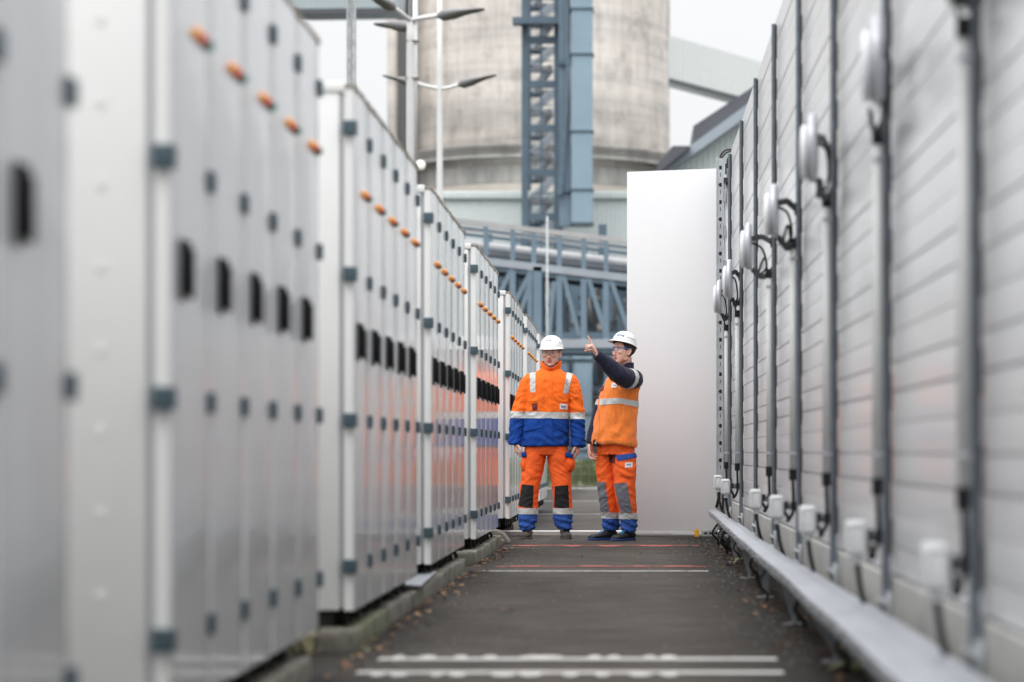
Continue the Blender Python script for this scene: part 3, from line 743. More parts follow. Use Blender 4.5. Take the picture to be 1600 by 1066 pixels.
# ------------------------------------------------------------------ far plant: silo and its attachments
b = MB(); SD = 160; s = SD/F; cx = (836-988)*s; r = 214*s
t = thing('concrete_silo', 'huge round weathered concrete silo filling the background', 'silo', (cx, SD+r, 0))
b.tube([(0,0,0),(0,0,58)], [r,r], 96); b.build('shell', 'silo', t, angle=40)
def zz(py, D=SD): return CH-(py-706)/F*D
b = MB(); b.tube([(0,0,zz(285)),(0,0,zz(258))], [r+.15,r+.15], 96); b.tube([(0,0,zz(226)),(0,0,zz(229))], [r+.9,r+.9], 96); b.tube([(0,0,zz(247)),(0,0,zz(243))], [r+.95,r+.95], 96)
for i in range(420):
    a = 2*math.pi*i/420; p = Vector((math.cos(a)*(r+.9), math.sin(a)*(r+.9), 0))
    b.bar(p+Vector((0,0,zz(246))), p+Vector((0,0,zz(227))), .045)
b.build('gallery', 'silo_dark', t)
b = MB(); b.tube([(0,0,zz(312)),(0,0,zz(285.5))], [r+.12,r+.12], 96); b.build('lower_band', 'silo_warm', t, angle=40)
b = MB()
px0, px1 = (597-988)*s-cx, (611-988)*s-cx
b.box(px0, px1, -r*.55-1, -r*.55+5, 0, 58, .2); b.build('shaft', 'silo', t)
b = MB(); b.box(px1, (623-988)*s-cx, -r*.5, -r*.5+3, 0, 58, 0); b.build('shaft_recess', 'seam', t)
# pale green base building
SB = 150
b = MB(); a = P(640,312,SB); c = P(1060,700,SB); t = thing('base_building', 'low pale green corrugated building at the foot of the silo', 'building', (0,0,0))
b.box(a.x, c.x, SB, SB+8, 0, a.z); b.build('wall', 'clad_green', t)
b = MB(); b.box(a.x-.3, c.x+.3, SB-.3, SB+8.3, a.z+.002, a.z+.5, .1); b.build('roof', 'clad_green', t)
# stair tower
SD2 = 146; t = thing('stair_tower', 'blue steel stair tower climbing the front of the silo', 'stair tower', (0,SD2,0)); s2 = SD2/F
x0, x1 = (815-988)*s2, (876-988)*s2; zq = lambda py: CH-(py-706)*s2
b = MB()
for x in (x0+.2, x1-.2):
    for y in (0, 4): b.box(x-.2, x+.2, y-.2, y+.2, 0, 45)
b.split('post', 'steel_blue_dark', t)
b = MB(); f1 = MB(); f2 = MB(); f3 = MB()
z = zq(339); i = 0
while z < 42:
    b.box(x0+.4, x1-.4, -.15, .15, z-.22, z+.22); b.box(x0+.4,x1-.4,3.9,4.1,z-.2,z+.2)
    f1.box(x0+.5, x1-.5, .2, 1.3, z+.9, z+1.05); f1.box(x0+.5,x1-.5, 2.9, 3.8, z+.0, z+.12)
    f2.bar((x0+.6, .8, z-1.5), (x1-.6, 2.8, z-.1), .22, .5); f2.bar((x1-.6,.8,z+1.1), (x0+.6,2.8,z+.1), .22,.5)
    for dz in (.35,.7,1.05): f3.box(x0+.5, x1-.5, .1, .16, z+dz-2.3, z+dz-2.24)
    f3.box((x0+x1)/2-.06, (x0+x1)/2+.06, .05, .25, z-2.5, z+.2)
    z += 69*s2; i += 1
b.box(x0-.5, x1+.6, -1.2, -.16, zq(42), zq(32))
b.split('beam', 'steel_blue_dark', t); f1.split('landing', 'lagging', t); f2.split('stair_flight', 'steel_grey', t); f3.split('railing', 'steel_blue_dark', t)
# chute
t = thing('chute', 'pair of blue steel downpipes beside the stair tower', 'chute', (0,SD2-1,0))
b = MB(); b.box((894-988)*s2, (926.5-988)*s2, -1, .4, zq(357), 46, .05); b.build('box_duct', 'steel_blue_light', t)
b = MB()
for py in (21, 91, 210, 300, 352): b.box((892-988)*s2, (928.5-988)*s2, -1.1, .5, zq(py+3), zq(py), .02)
b.split('flange', 'steel_blue_dark', t)
b = MB(); b.bar(((884-988)*s2,-.2,zq(357)), ((882-988)*s2,-.2,46), .75, .7); b.build('round_duct', 'steel_blue', t)
b = MB(); b.bar(((888-988)*s2,-.9,zq(110)), ((876-988)*s2,-.9,46), .35, .3); b.bar(((876-988)*s2,-.9,zq(310)), ((890-988)*s2,-.9,zq(100)), .3,.3)
for py in (108, 305): b.box((874-988)*s2, (893-988)*s2, -.8, .2, zq(py), zq(py-8))
b.split('brace', 'steel_blue_dark', t)
# conveyor bridges
def bridge(name, label, poly, D, dep, m, under):
    t = thing(name, label, 'conveyor bridge', (0, D, 0)); s_ = D/F
    pt = [((x-988)*s_, 0, CH-(y-706)*s_) for x, y in poly]
    b = MB(); b.prism(pt, (0,dep,0)); b.build('cladding', m, t)
    (xa_,ya_),(xb2,yb2) = under
    b = MB(); b.bar(((xa_-988)*s_, -.1, CH-(ya_-706)*s_-.1), ((xb2-988)*s_, -.1, CH-(yb2-706)*s_-.1), .16, .2); b.build('bottom_chord', 'roof_dark', t)
    return t
bridge('conveyor_bridge', 'grey corrugated conveyor bridge running out of the picture at the upper left', [(380,-70),(627,-70),(622,12),(470,14),(380,14)], 149, 4, 'clad_blue', ((380,17),(604,17)))
t = bridge('conveyor_bridge', 'pale conveyor bridge sloping down from the silo behind the grey wall', [(1045,55),(1260,118),(1260,178),(1045,121)], 150, 4, 'clad_pale', ((1045,124),(1260,181)))
b = MB(); s_ = 150/F; b.bar(((1153-988)*s_,1,0), ((1153-988)*s_,1,CH-(150-706)*s_), .6,.6); b.build('support', 'steel_blue', t)
# right hall
t = thing('pale_hall', 'pale green hall with dark roof edge behind the top of the gate and wall', 'building', (0,118,0)); s_ = 118/F
def hp(x, y, dy=0): return ((x-988)*s_, dy, CH-(y-706)*s_)
b = MB(); b.prism([hp(1056,262),hp(1300,90),hp(1300,720),hp(1056,720)], (0,10,0)); b.build('wall', 'clad_green', t)
b = MB(); b.prism([hp(1010,284,-1),hp(1083,228,-1),hp(1300,70,-1),hp(1300,92,-1),hp(1056,264,-1),hp(1030,290,-1)], (0,9,0)); b.build('roof', 'roof_pale', t)
b = MB(); b.prism([hp(1083,199,-.5),hp(1180,135,-.5),hp(1300,55,-.5),hp(1300,69,-.5),hp(1083,226,-.5)], (0,6,0)); b.build('ridge_monitor', 'roof_dark', t)
b = MB(); b.prism([hp(1050,236,-2),hp(1078,236,-2),hp(1018,286,-2),hp(1028,262,-2)], (0,1,0)); b.build('eaves_box', 'roof_dark', t)

# ------------------------------------------------------------------ pipe gantry, 80 m away
G = 80; sg = G/F
t = thing('pipe_gantry', 'blue steel pipe gantry with lattice legs crossing the background', 'gantry', (0,G,0))
def gq(x, y, dy=0): return Vector(((x-988)*sg, dy, CH-(y-706)*sg))
def ln(x): return 343+(x-720)*.119      # handrail line
for dy, nm in ((0,'f'),(2.6,'b')):
    b = MB(); b.bar(gq(660,ln(660)+3,dy), gq(1090,ln(1090)+3,dy), .17,.17); b.build('handrail', 'lagging', t)
    b = MB()
    for k_ in (13, 22): b.bar(gq(660,ln(660)+k_,dy), gq(1090,ln(1090)+k_,dy), .08,.08)
    b.split('guard_rail', 'steel_blue_dark', t)
    b = MB(); b.bar(gq(660,ln(660)+61,dy), gq(1090,ln(1090)+61,dy), .26,.24); b.build('lower_chord', 'steel_grey', t)
    b = MB(); b.bar(gq(660,ln(660)+69,dy), gq(1090,ln(1090)+69,dy), .14,.2); b.build('edge_beam', 'steel_blue_dark', t)
    for x in (715,759,801,834,874,912,947,985,1020):
        b = MB(); b.bar(gq(x,ln(x)+6,dy), gq(x,ln(x)+60,dy), .15,.13); b.build('rail_post', 'steel_blue', t)
    b = MB()
    for x in (801,874,912,947,985): b.bar(gq(x,ln(x)+70,dy), gq(x,530,dy), .20,.18)
    b.bar(gq(840,ln(840)+60,dy), gq(840,706+38,dy), .28,.26); b.bar(gq(828,ln(828)+60,dy), gq(828,706+38,dy), .16,.2)
    b.split('leg', 'steel_blue', t)
    b = MB()
    for (xa_,ya_,xb2,yb2) in ((800,420,775,470),(835,415,790,500),(775,410,745,470),(880,428,905,525),(918,430,947,525),(954,436,985,525),(810,500,832,430),(866,440,858,525)):
        b.bar(gq(xa_,ya_,dy), gq(xb2,yb2,dy), .17,.15)
    b.split('diagonal', 'steel_blue', t)
    b = MB(); b.bar(gq(660,537,dy), gq(1090,537,dy), .26,.30); b.build('cross_beam', 'steel_grey', t)
    b = MB(); b.bar(gq(660,524,dy), gq(1090,524,dy), .14,.2); b.bar(gq(660,547,dy), gq(1090,547,dy), .12,.2); b.split('beam_flange', 'steel_blue_dark', t)
b = MB()
for xa_, xb2 in ((665,700),(703,757),(761,799),(803,832),(836,872),(876,910),(914,945),(949,983),(987,1040)):
    b.tube([gq(xa_,ln(xa_)+34,1.2), gq(xb2,ln(xb2)+34,1.2)], .17, 14)
b.tube([gq(660,ln(660)+44,1.5), gq(1060,ln(1060)+44,1.5)], .09, 10)
b.split('lagged_pipe', 'lagging', t, angle=40)
b = MB(); b.prism([gq(660,ln(660)+52,.3), gq(1090,ln(1090)+52,.3), gq(1090,ln(1090)+56,.3), gq(660,ln(660)+56,.3)], (0,2,0)); b.build('walkway', 'steel_blue_dark', t)
# machinery hall behind the gantry
t = thing('machine_hall', 'dark cluttered machine hall seen through the gantry', 'building', (0,92,0)); s_ = 92/F
b = MB(); b.box((560-988)*s_, (1120-988)*s_, 3, 12, 0, CH-(424-706)*s_); b.build('wall', 'clutter', t)
b = MB(); rr = random.Random(4)
for i in range(150):
    x = rr.uniform(740,1000); y = rr.uniform(430,690); L = rr.uniform(.3,1.6)
    p = Vector(((x-988)*s_, rr.uniform(-1,2.5), CH-(y-706)*s_))
    if rr.random() < .5: b.bar(p, p+Vector((0,0,L*1.6)), rr.uniform(.1,.35))
    else: b.bar(p, p+Vector((L,0,rr.uniform(-.2,.2))), rr.uniform(.08,.25))
b.split('pipe', 'steel_blue_dark', t)
b = MB()
for i in range(95):
    x = rr.uniform(760,1000); y = rr.uniform(430,620); p = ((x-988)*s_, rr.uniform(-1,2.5), CH-(y-706)*s_)
    if rr.random() < .5: b.ball(p, rr.uniform(.08,.18), (1,1,1), 10)
    else: b.bar(p, (p[0]+rr.uniform(-.3,.3), p[1], p[2]+rr.uniform(.4,1.2)), rr.uniform(.1,.4))
b.split('fitting', mat('fitting', (.25,.24,.225), .8, var=.4, vscale=1), t, smooth=True)
D_ = 70; s_ = D_/F; b = MB(); b.cyl((0,0,0),(0,0,CH+(706-338)*s_), .035, .03, 10); o = b.build('pole', 'pole_galv', smooth=True); o.location = ((855-988)*s_, D_, 0)
tag(o, 'thin pale pole standing before the blue pipe gantry', 'pole')
# tanks
TK = [(893,925,556,'steel_blue_light','light blue cylindrical tank showing between the two men'),(862,890,556,'steel_blue','darker blue tank behind the man in the jacket'),
      (944,978,556,'steel_blue','blue tank half hidden by the gate and the pointing man'),(800,850,556,'steel_blue_dark','dark blue tank behind the farthest cabinets')]
for xa_, xb2, yt, m_, lb in TK:
    D = 86; s_ = D/F; r_ = (xb2-xa_)/2*s_; t = thing('tank', lb, 'tank', (((xa_+xb2)/2-988)*s_, D+r_, 0), 'blue tanks under the gantry')
    zt_ = CH-(yt-706)*s_
    b = MB(); b.tube([(0,0,.5),(0,0,zt_),(0,0,zt_+.25)], [r_,r_,r_*.5], 32); b.build('shell', m_, t, angle=40)
    b = MB()
    for q_ in (.8, zt_*.5, zt_-.2): b.tube([(0,0,q_),(0,0,q_+.1)], [r_+.03,r_+.03], 32)
    for k_ in range(4): a = k_*1.57+.78; b.bar((math.cos(a)*r_*.8,math.sin(a)*r_*.8,0),(math.cos(a)*r_*.8,math.sin(a)*r_*.8,.5), .12)
    b.split('band', 'steel_blue_dark', t)
# grass bank and mesh fence
b = MB(); n = 60
vs = [[b.bm.verts.new((-14+i*.5, 57+j*2.2, (0,.12,.35,.5,.55,.4,0)[j]*(1+.35*noise.noise(Vector((i*.3,j*.5,0)))) - (.02 if j in (0,6) else 0))) for j in range(7)] for i in range(n)]
for i in range(n-1):
    for j in range(6): b.bm.faces.new((vs[i][j], vs[i+1][j], vs[i+1][j+1], vs[i][j+1]))
tag(b.build('grass_bank', 'grass', smooth=True), 'low grassy bank behind the yard', None, kind='structure')
b = MB(); rr = random.Random(8)
for i in range(5000):
    x = rr.uniform(-8,4); y = rr.uniform(57.3,64); z = .1+.4*min(1,(y-57)/6); h = rr.uniform(.08,.25); a = rr.uniform(-.1,.1)
    b.poly([(x,y,z-.1),(x+.04,y,z-.1),(x+.02+a,y+rr.uniform(-.05,.05),z+h)])
tag(b.build('grass', 'grass'), 'rough green grass on the bank behind the yard', 'grass', kind='stuff')
t = thing('mesh_fence', 'thin wire mesh fence in front of the grass bank', 'fence', (0,56.3,0))
b = MB()
for i in range(8): b.cyl((-9+i*2.2,0,0), (-9+i*2.2,0,2.2), .035,.035,8)
b.split('post', 'pole_galv', t)
b = MB()
for i in range(77): b.box(-9+i*.2-.003, -9+i*.2+.003, -.003,.003, .05, 2.1)
for i in range(11): b.box(-9,6.4,-.010,-.005,.1+i*.2-.003,.1+i*.2+.003)
b.build('mesh', 'wire', t)

# ------------------------------------------------------------------ masts and lamps
def head(b, base, tip, w_=.30, th=.10):          # flat luminaire with a slim nose
    base = Vector(base); tip = Vector(tip); d = tip-base; fr = frames([base, base+d*.12, base+d*.35, base+d*.6, base+d*.85, tip], (0,1,0))
    loft(b.bm, fr, [(.05,.05),(w_*.35,th*.8),(w_*.5,th*.75),(w_*.5,th*.35),(w_*.45,th*.22),(w_*.25,th*.12)], 14)
D = 57; s_ = D/F; cxm = (641-988)*s_
t = thing('lamp_post', 'tall white lamp post with three grey lamp heads at its top', 'street lamp', (cxm, D, 0))
def lp(x, y, dy=0): return ((x-641)*s_, dy, CH-(y-706)*s_)
b = MB(); b.tube([lp(641,745),lp(641,60),lp(641,30)], [.115,.092,.07], 20); b.tube([(.0+.11,.05,CH+455*s_), (.11,.05,CH+740*s_)], [.058,.058], 14); b.build('pole', 'pole_white', t, smooth=True)
b = MB()
for py in (65,123): b.box(-.11,.20,-.09,.12, lp(0,py)[2], lp(0,py-1.5)[2], .004)
b.split('clamp', 'trim', t)
b = MB(); b.tube([lp(641,32),lp(662,29,-.1),lp(688,26,-.15)], .055, 10); b.tube([lp(641,32),lp(625,24,-.6),lp(619,20,-.7)], .055, 10); b.tube([lp(641,32),lp(632,32,.8)], .05, 10); b.split('arm', 'pole_white', t, smooth=True)
for a_, c_, w_ in ((lp(684,27,-.15),lp(758,17,-.2),.5), (lp(622,22,-.7),lp(566,-4,-1.6),.55), (lp(634,33,.7),lp(578,21,1.6),.5)):
    b = MB(); head(b, a_, c_, w_, .17); b.build('lamp_head', 'lamp_grey', t, smooth=True)
D = 67; s_ = D/F; cxm = (687-988)*s_
t = thing('lamp_post', 'thinner white lamp post with two grey lamp heads, further back', 'street lamp', (cxm, D, 0))
def lp(x, y, dy=0): return ((x-687)*s_, dy, CH-(y-706)*s_)
b = MB(); b.tube([lp(687,752),lp(687,300),lp(687,110),lp(687,-60)], [.10,.085,.07,.062], 18); b.build('pole', 'pole_white', t, smooth=True)
b = MB(); b.tube([lp(687,139),lp(668,135),lp(650,130)], .05, 10, True, True); b.tube([lp(687,139),lp(702,137),lp(720,131)], .05, 10, True, True); b.split('arm', 'pole_white', t, smooth=True)
for a_, c_ in ((lp(654,132),lp(598,117,.2)), (lp(716,133),lp(776,119,-.2))):
    b = MB(); head(b, a_, c_, .5, .16); b.build('lamp_head', 'lamp_grey', t, smooth=True)
D = 46; s_ = D/F; cxm = (549-988)*s_; hw = 5.5*s_
t = thing('lattice_mast', 'grey lattice mast rising behind the third cabinet', 'mast', (cxm, D, 0))
b = MB()
for sx in (-1,1):
    for sy in (-1,1): b.cyl((sx*hw, sy*hw, 0), (sx*hw, sy*hw, 10.5), .018,.018, 8)
b.split('tube', 'pole_galv', t)
b = MB(); z = 0.1
while z < 10.3:
    for sy in (-1,1): b.bar((-hw,sy*hw,z), (hw,sy*hw,z+.12), .018,.012); b.bar((hw,sy*hw,z+.12), (-hw,sy*hw,z+.24), .018,.012)
    z += .24
b.box(-hw*.45,hw*.45,-hw*.3,hw*.3,0,10.4); b.build('lacing', 'pole_galv', t)
b = MB(); p = P(657,258,140); b.ball((0,0,0), .28, (1,1,1), 14); b.cyl((0,0,0),(0,1.4,0),.08,.08,8); o = b.build('bulkhead_lamp', mat('lampglow', (.9,.88,.82), .4, emit=(1,.95,.85,.5)), smooth=True); o.location = p
tag(o, 'small round pale lamp at the foot of the silo gallery, left side', 'lamp')
# ------------------------------------------------------------------ people
M['skin1'] = mat('skin1', (.74,.43,.33), .5, vscale=22, vcol=(.66,.33,.25), bump=.08, bscale=120, bdist=.002)
M['skin2'] = mat('skin2', (.74,.43,.33), .5, vscale=22, vcol=(.65,.33,.245), bump=.08, bscale=120, bdist=.002)
M['lip'] = mat('lip', (.42,.12,.10), .5)
M['stubble'] = mat('stubble', (.36,.21,.155), .6, var=.08, vscale=60)
M['orange1'] = mat('orange1', (.95,.165,.014), .8, spec=.3, var=.05, vscale=9, bump=.22, bscale=55, bdist=.004)
M['orange2'] = mat('orange2', (.90,.13,.022), .8, spec=.3, var=.05, vscale=9, bump=.22, bscale=55, bdist=.004)
M['fleece'] = mat('fleece', (.86,.215,.032), .95, sheen=.2, var=.09, vscale=22, bump=.6, bscale=60, bdist=.006)
M['blue1'] = mat('blue1', (.006,.050,.27), .85, spec=.25, var=.14, vscale=9, bump=.25, bscale=50, bdist=.004)
M['blue2'] = mat('blue2', (.030,.085,.33), .85, spec=.25, var=.14, vscale=9, bump=.25, bscale=50, bdist=.004)
M['navy'] = mat('navy', (.010,.010,.030), .95, sheen=.08, var=.2, vscale=20, bump=.6, bscale=60, bdist=.006)
M['reflect'] = mat('reflect', (.52,.53,.52), .45, metal=.1, var=.06, vscale=12, bump=.2, bscale=25, bdist=.004)
M['knee_black'] = mat('knee_black', (.005,.005,.006), .7, bump=.3, bscale=30)
M['knee_grey'] = mat('knee_grey', (.16,.16,.19), .8, var=.08, vscale=20, bump=.3, bscale=30)
M['patch_dark'] = mat('patch_dark', (.035,.010,.010), .7, vscale=90, vcol=(.22,.02,.015))
M['patch_white'] = mat('patch_white', (.75,.76,.77), .6)
M['logo_blue'] = mat('logo_blue', (.03,.10,.30), .6)
M['helmet'] = mat('helmet', (.82,.82,.80), .28, coat=.5, var=.01)
M['helmet_strip'] = mat('helmet_strip', (.55,.56,.56), .35)
M['hair1'] = mat('hair1', (.10,.065,.045), .8, var=.3, vscale=90, bump=.6, bscale=160)
M['hair2'] = mat('hair2', (.028,.018,.013), .8, var=.3, vscale=90, bump=.6, bscale=160)
M['brow'] = mat('brow', (.085,.05,.035), .8)
M['eye'] = mat('eye', (.55,.54,.52), .2); M['iris'] = mat('iris', (.04,.05,.06), .15)
M['goggle_clear'] = mat('goggle_clear', (.9,.92,.93), .10, alpha=.14)
M['goggle_frame'] = mat('goggle_frame', (.62,.60,.60), .2, alpha=.75)
M['goggle_blue'] = mat('goggle_blue', (.02,.16,.50), .3)
M['boot_worn'] = mat('boot_worn', (.075,.065,.052), .85, vscale=24, vcol=(.035,.032,.03), bump=.4, bscale=50)
M['boot_black'] = mat('boot_black', (.014,.015,.018), .6, bump=.4, bscale=60)
M['sole_blue'] = mat('sole_blue', (.012,.045,.17), .6); M['sole_grey'] = mat('sole_grey', (.07,.062,.052), .85)
M['lace_blue'] = mat('lace_blue', (.02,.30,.60), .6)

def solid(bm, voxel, smooth=2, name='m'):
    me = bpy.data.meshes.new(name); bmesh.ops.recalc_face_normals(bm, faces=bm.faces[:]); bm.to_mesh(me); bm.free()
    o = bpy.data.objects.new('tmp', me); C.objects.link(o)
    md = o.modifiers.new('r', 'REMESH'); md.mode = 'VOXEL'; md.voxel_size = voxel
    if smooth:
        s = o.modifiers.new('s', 'SMOOTH'); s.factor = .5; s.iterations = smooth
    dg = bpy.context.evaluated_depsgraph_get(); dg.update()
    m2 = bpy.data.meshes.new_from_object(o.evaluated_get(dg)); bpy.data.objects.remove(o); bpy.data.meshes.remove(me)
    m2.name = name; m2.materials.clear(); return m2
def wrinkle(me, amp, fn=None, seed=0):
    """cloth folds: ridged noise stretched along the garment, stronger where fn says"""
    off = Vector((seed*7.3, seed*3.1, seed*1.7))
    ns = [v.normal.copy() for v in me.vertices]
    for v, n in zip(me.vertices, ns):
        p = v.co; k_ = fn(p) if fn else (1, 0)
        a, dirn = k_
        sk = p.x*(5 if p.x > 0 else -5)*(.6+dirn)
        q = Vector((p.x*(8-3*dirn), p.y*(8-3*dirn), p.z*(7+9*dirn)+sk))+off
        f = noise.noise(q+Vector((0,0,noise.noise(q*.5)*2)))*.8
        rdg = 1-abs(noise.noise(q*1.7+Vector((3,1,2))))*2.6
        rdg += .8*(max(0, 1-abs(noise.noise(q*1.1+Vector((8,4,1))))*7))-.2
        g_ = noise.noise(q*.45)
        v.co = p+n*amp*a*(f*.7+rdg*.55+g_*.9)
def norms(me): return list(zip(me.vertices, [v.normal.copy() for v in me.vertices]))
def rings_body(bm, R_, n=40, expo=2.3):
    rs = []
    for (cx_, cy_, cz_, a, b_, rot) in R_:
        u = Vector((math.cos(rot), math.sin(rot), 0)); v = Vector((-math.sin(rot), math.cos(rot), 0))
        rs.append((Vector((cx_,cy_,cz_)), u, v, Vector((0,0,1)), a, b_))
    loft(bm, [(p,u,v,t) for p,u,v,t,_,_ in rs], [(a,b_) for *_,a,b_ in rs], n, True, expo)
def limb(bm, pts, rad, n=20, up=None, rnd=False, dense=True):
    pts = [Vector(p) for p in pts]; rad = [(r,r) if not isinstance(r,(tuple,list)) else tuple(r) for r in rad]
    if dense and len(pts) > 2:
        pp = spline(pts, 5); rr_ = []
        for i in range(len(pp)):
            t = i/(len(pp)-1)*(len(pts)-1); j = min(int(t), len(pts)-2); f = t-j; f = f*f*(3-2*f)
            rr_.append(tuple(rad[j][k_]*(1-f)+rad[j+1][k_]*f for k_ in (0,1)))
        pts, rad = pp, rr_
    loft(bm, frames(pts, up), rad, n, True, 2.0, rnd)
def zone(me, poly, idx, side=None, ymin=None):
    """assign a material to the part of the mesh inside a polygon drawn in the x-z plane, with clean cut borders"""
    bm = bmesh.new(); bm.from_mesh(me); cut_poly(bm, poly, False)
    for f in bm.faces:
        c = f.calc_center_median()
        if inside(c, poly) and (side is None or f.normal.dot(side) > .12): f.material_index = idx
    bm.to_mesh(me); bm.free()
def edges_of(poly):
    n = len(poly); ar = sum(poly[i][0]*poly[(i+1)%n][1]-poly[(i+1)%n][0]*poly[i][1] for i in range(n))
    if ar < 0: poly = poly[::-1]
    for i in range(n):
        (x0,z0),(x1,z1) = poly[i], poly[(i+1)%n]
        yield Vector((x0,0,z0)), Vector((z1-z0, 0, -(x1-x0))).normalized()   # outward normal for ccw
def inside(c, poly): return all((c-p).dot(n) < 1e-5 for p, n in edges_of(poly))
def cut_poly(bm, poly, clear):
    for p, n in edges_of(poly):
        bmesh.ops.bisect_plane(bm, geom=bm.verts[:]+bm.edges[:]+bm.faces[:], dist=1e-6, plane_co=p, plane_no=n, clear_outer=clear)
def lift(me, poly, name, m, parent, off=.003, thick=.003, side=Vector((0,-1,0)), lim=.1, cond=None, smooth=True):
    """a piece of cloth sewn on: the mesh inside the outline, raised off the surface and given thickness"""
    bm = bmesh.new(); bm.from_mesh(me)
    xs = [p[0] for p in poly]; zs = [p[1] for p in poly]
    dl = [v for v in bm.verts if not (min(xs)-.03 < v.co.x < max(xs)+.03 and min(zs)-.03 < v.co.z < max(zs)+.03)]
    bmesh.ops.delete(bm, geom=dl, context='VERTS'); cut_poly(bm, poly, True); bm.normal_update()
    if side is not None: bmesh.ops.delete(bm, geom=[f for f in bm.faces if f.normal.dot(side) < lim], context='FACES')
    if cond: bmesh.ops.delete(bm, geom=[f for f in bm.faces if not cond(f.calc_center_median())], context='FACES')
    if not bm.faces: bm.free(); print('EMPTY lift', name); return None
    bm.normal_update(); nn = {v: v.normal.copy() for v in bm.verts}
    for v, n in nn.items(): v.co += n*off
    base = bm.faces[:]
    ret = bmesh.ops.extrude_face_region(bm, geom=base)
    for v in [g_ for g_ in ret['geom'] if isinstance(g_, bmesh.types.BMVert)]: pass
    newv = [g_ for g_ in ret['geom'] if isinstance(g_, bmesh.types.BMVert)]; bm.normal_update()
    for v in newv: v.co += v.normal*thick
    for f in bm.faces: f.material_index = 0
    m2 = bpy.data.meshes.new(name); bm.to_mesh(m2); bm.free(); m2.materials.clear()
    o = link(name, m2, m, parent); m2.shade_smooth()
    try: m2.set_sharp_from_angle(angle=R(50))
    except Exception: pass
    return o
def bvh(me):
    bm = bmesh.new(); bm.from_mesh(me); t = BVHTree.FromBMesh(bm); bm.free(); return t
def logo(me_bvh, x, z, size, parent, s='RWE', off=.0085, yd=Vector((0,1,0)), m='logo_blue'):
    loc, nrm, *_ = me_bvh.ray_cast(Vector((x, -2, z)), yd)
    me = text_mesh(s, size, .0006, .022); o = link('lettering', me, m, parent)
    fx = Vector((0,0,1)).cross(nrm).normalized(); fz = nrm; fy = fz.cross(fx)
    o.matrix_local = Matrix.Translation(loc+nrm*off) @ Matrix((fx, fy, fz)).transposed().to_4x4(); return o

# ---- hand: frame d (wrist to knuckles), t (thumb side), b (back of hand)
def hand(bm, wrist, d, t, b_, curls, thumb='rest', s=1.0, sp=None):
    wrist = Vector(wrist); d = Vector(d).normalized(); t = Vector(t); t = (t-d*t.dot(d)).normalized(); b0 = Vector(b_); b0 = (b0-d*b0.dot(d)-t*b0.dot(t)).normalized()
    pal = [wrist-d*.03*s, wrist, wrist+d*.03*s, wrist+d*.062*s, wrist+d*.092*s]
    limb(bm, pal, [(.024*s,.018*s),(.026*s,.018*s),(.036*s,.018*s),(.042*s,.0165*s),(.038*s,.012*s)], 16, up=t)
    fing = [(.030,.047,.026,.021,.0088),(.0105,.052,.030,.022,.0090),(-.010,.048,.028,.021,.0086),(-.029,.038,.021,.018,.0076)]
    for (lat, a1, a2, a3, r), cu in zip(fing, curls):
        p = wrist+d*(.088-.25*abs(lat-.01))*s+t*lat*s; ang = 0; pts = [p-d*.02*s, p]; dirn = d
        for L, c_ in zip((a1,a2,a3), cu):
            ang += c_; dirn = (d*math.cos(ang)-b0*math.sin(ang)+t*lat*.8).normalized(); p = p+dirn*L*s; pts.append(p)
        limb(bm, pts, [r*s*1.05, r*s*1.08, r*s, r*s*.93, r*s*.78], 10, rnd=True, dense=False)
    if thumb == 'rest': seq = [(d*.5+t*.75-b0*.25, .042), (d*.85+t*.35-b0*.30, .034), (d*.9+t*.05-b0*.35, .026)]
    else: seq = [Vector(q) for q in thumb]; seq = [((d*q.x+t*q.y-b0*q.z), L) for q, L in zip(seq, (.042,.036,.030))]
    p = wrist+d*.018*s+t*.020*s; pts = [p-t*.012*s, p]
    for v_, L in seq: p = p+v_.normalized()*L*s; pts.append(p)
    limb(bm, pts, [.013*s,.0145*s,.0115*s,.0102*s,.0085*s], 10, rnd=True, dense=False)

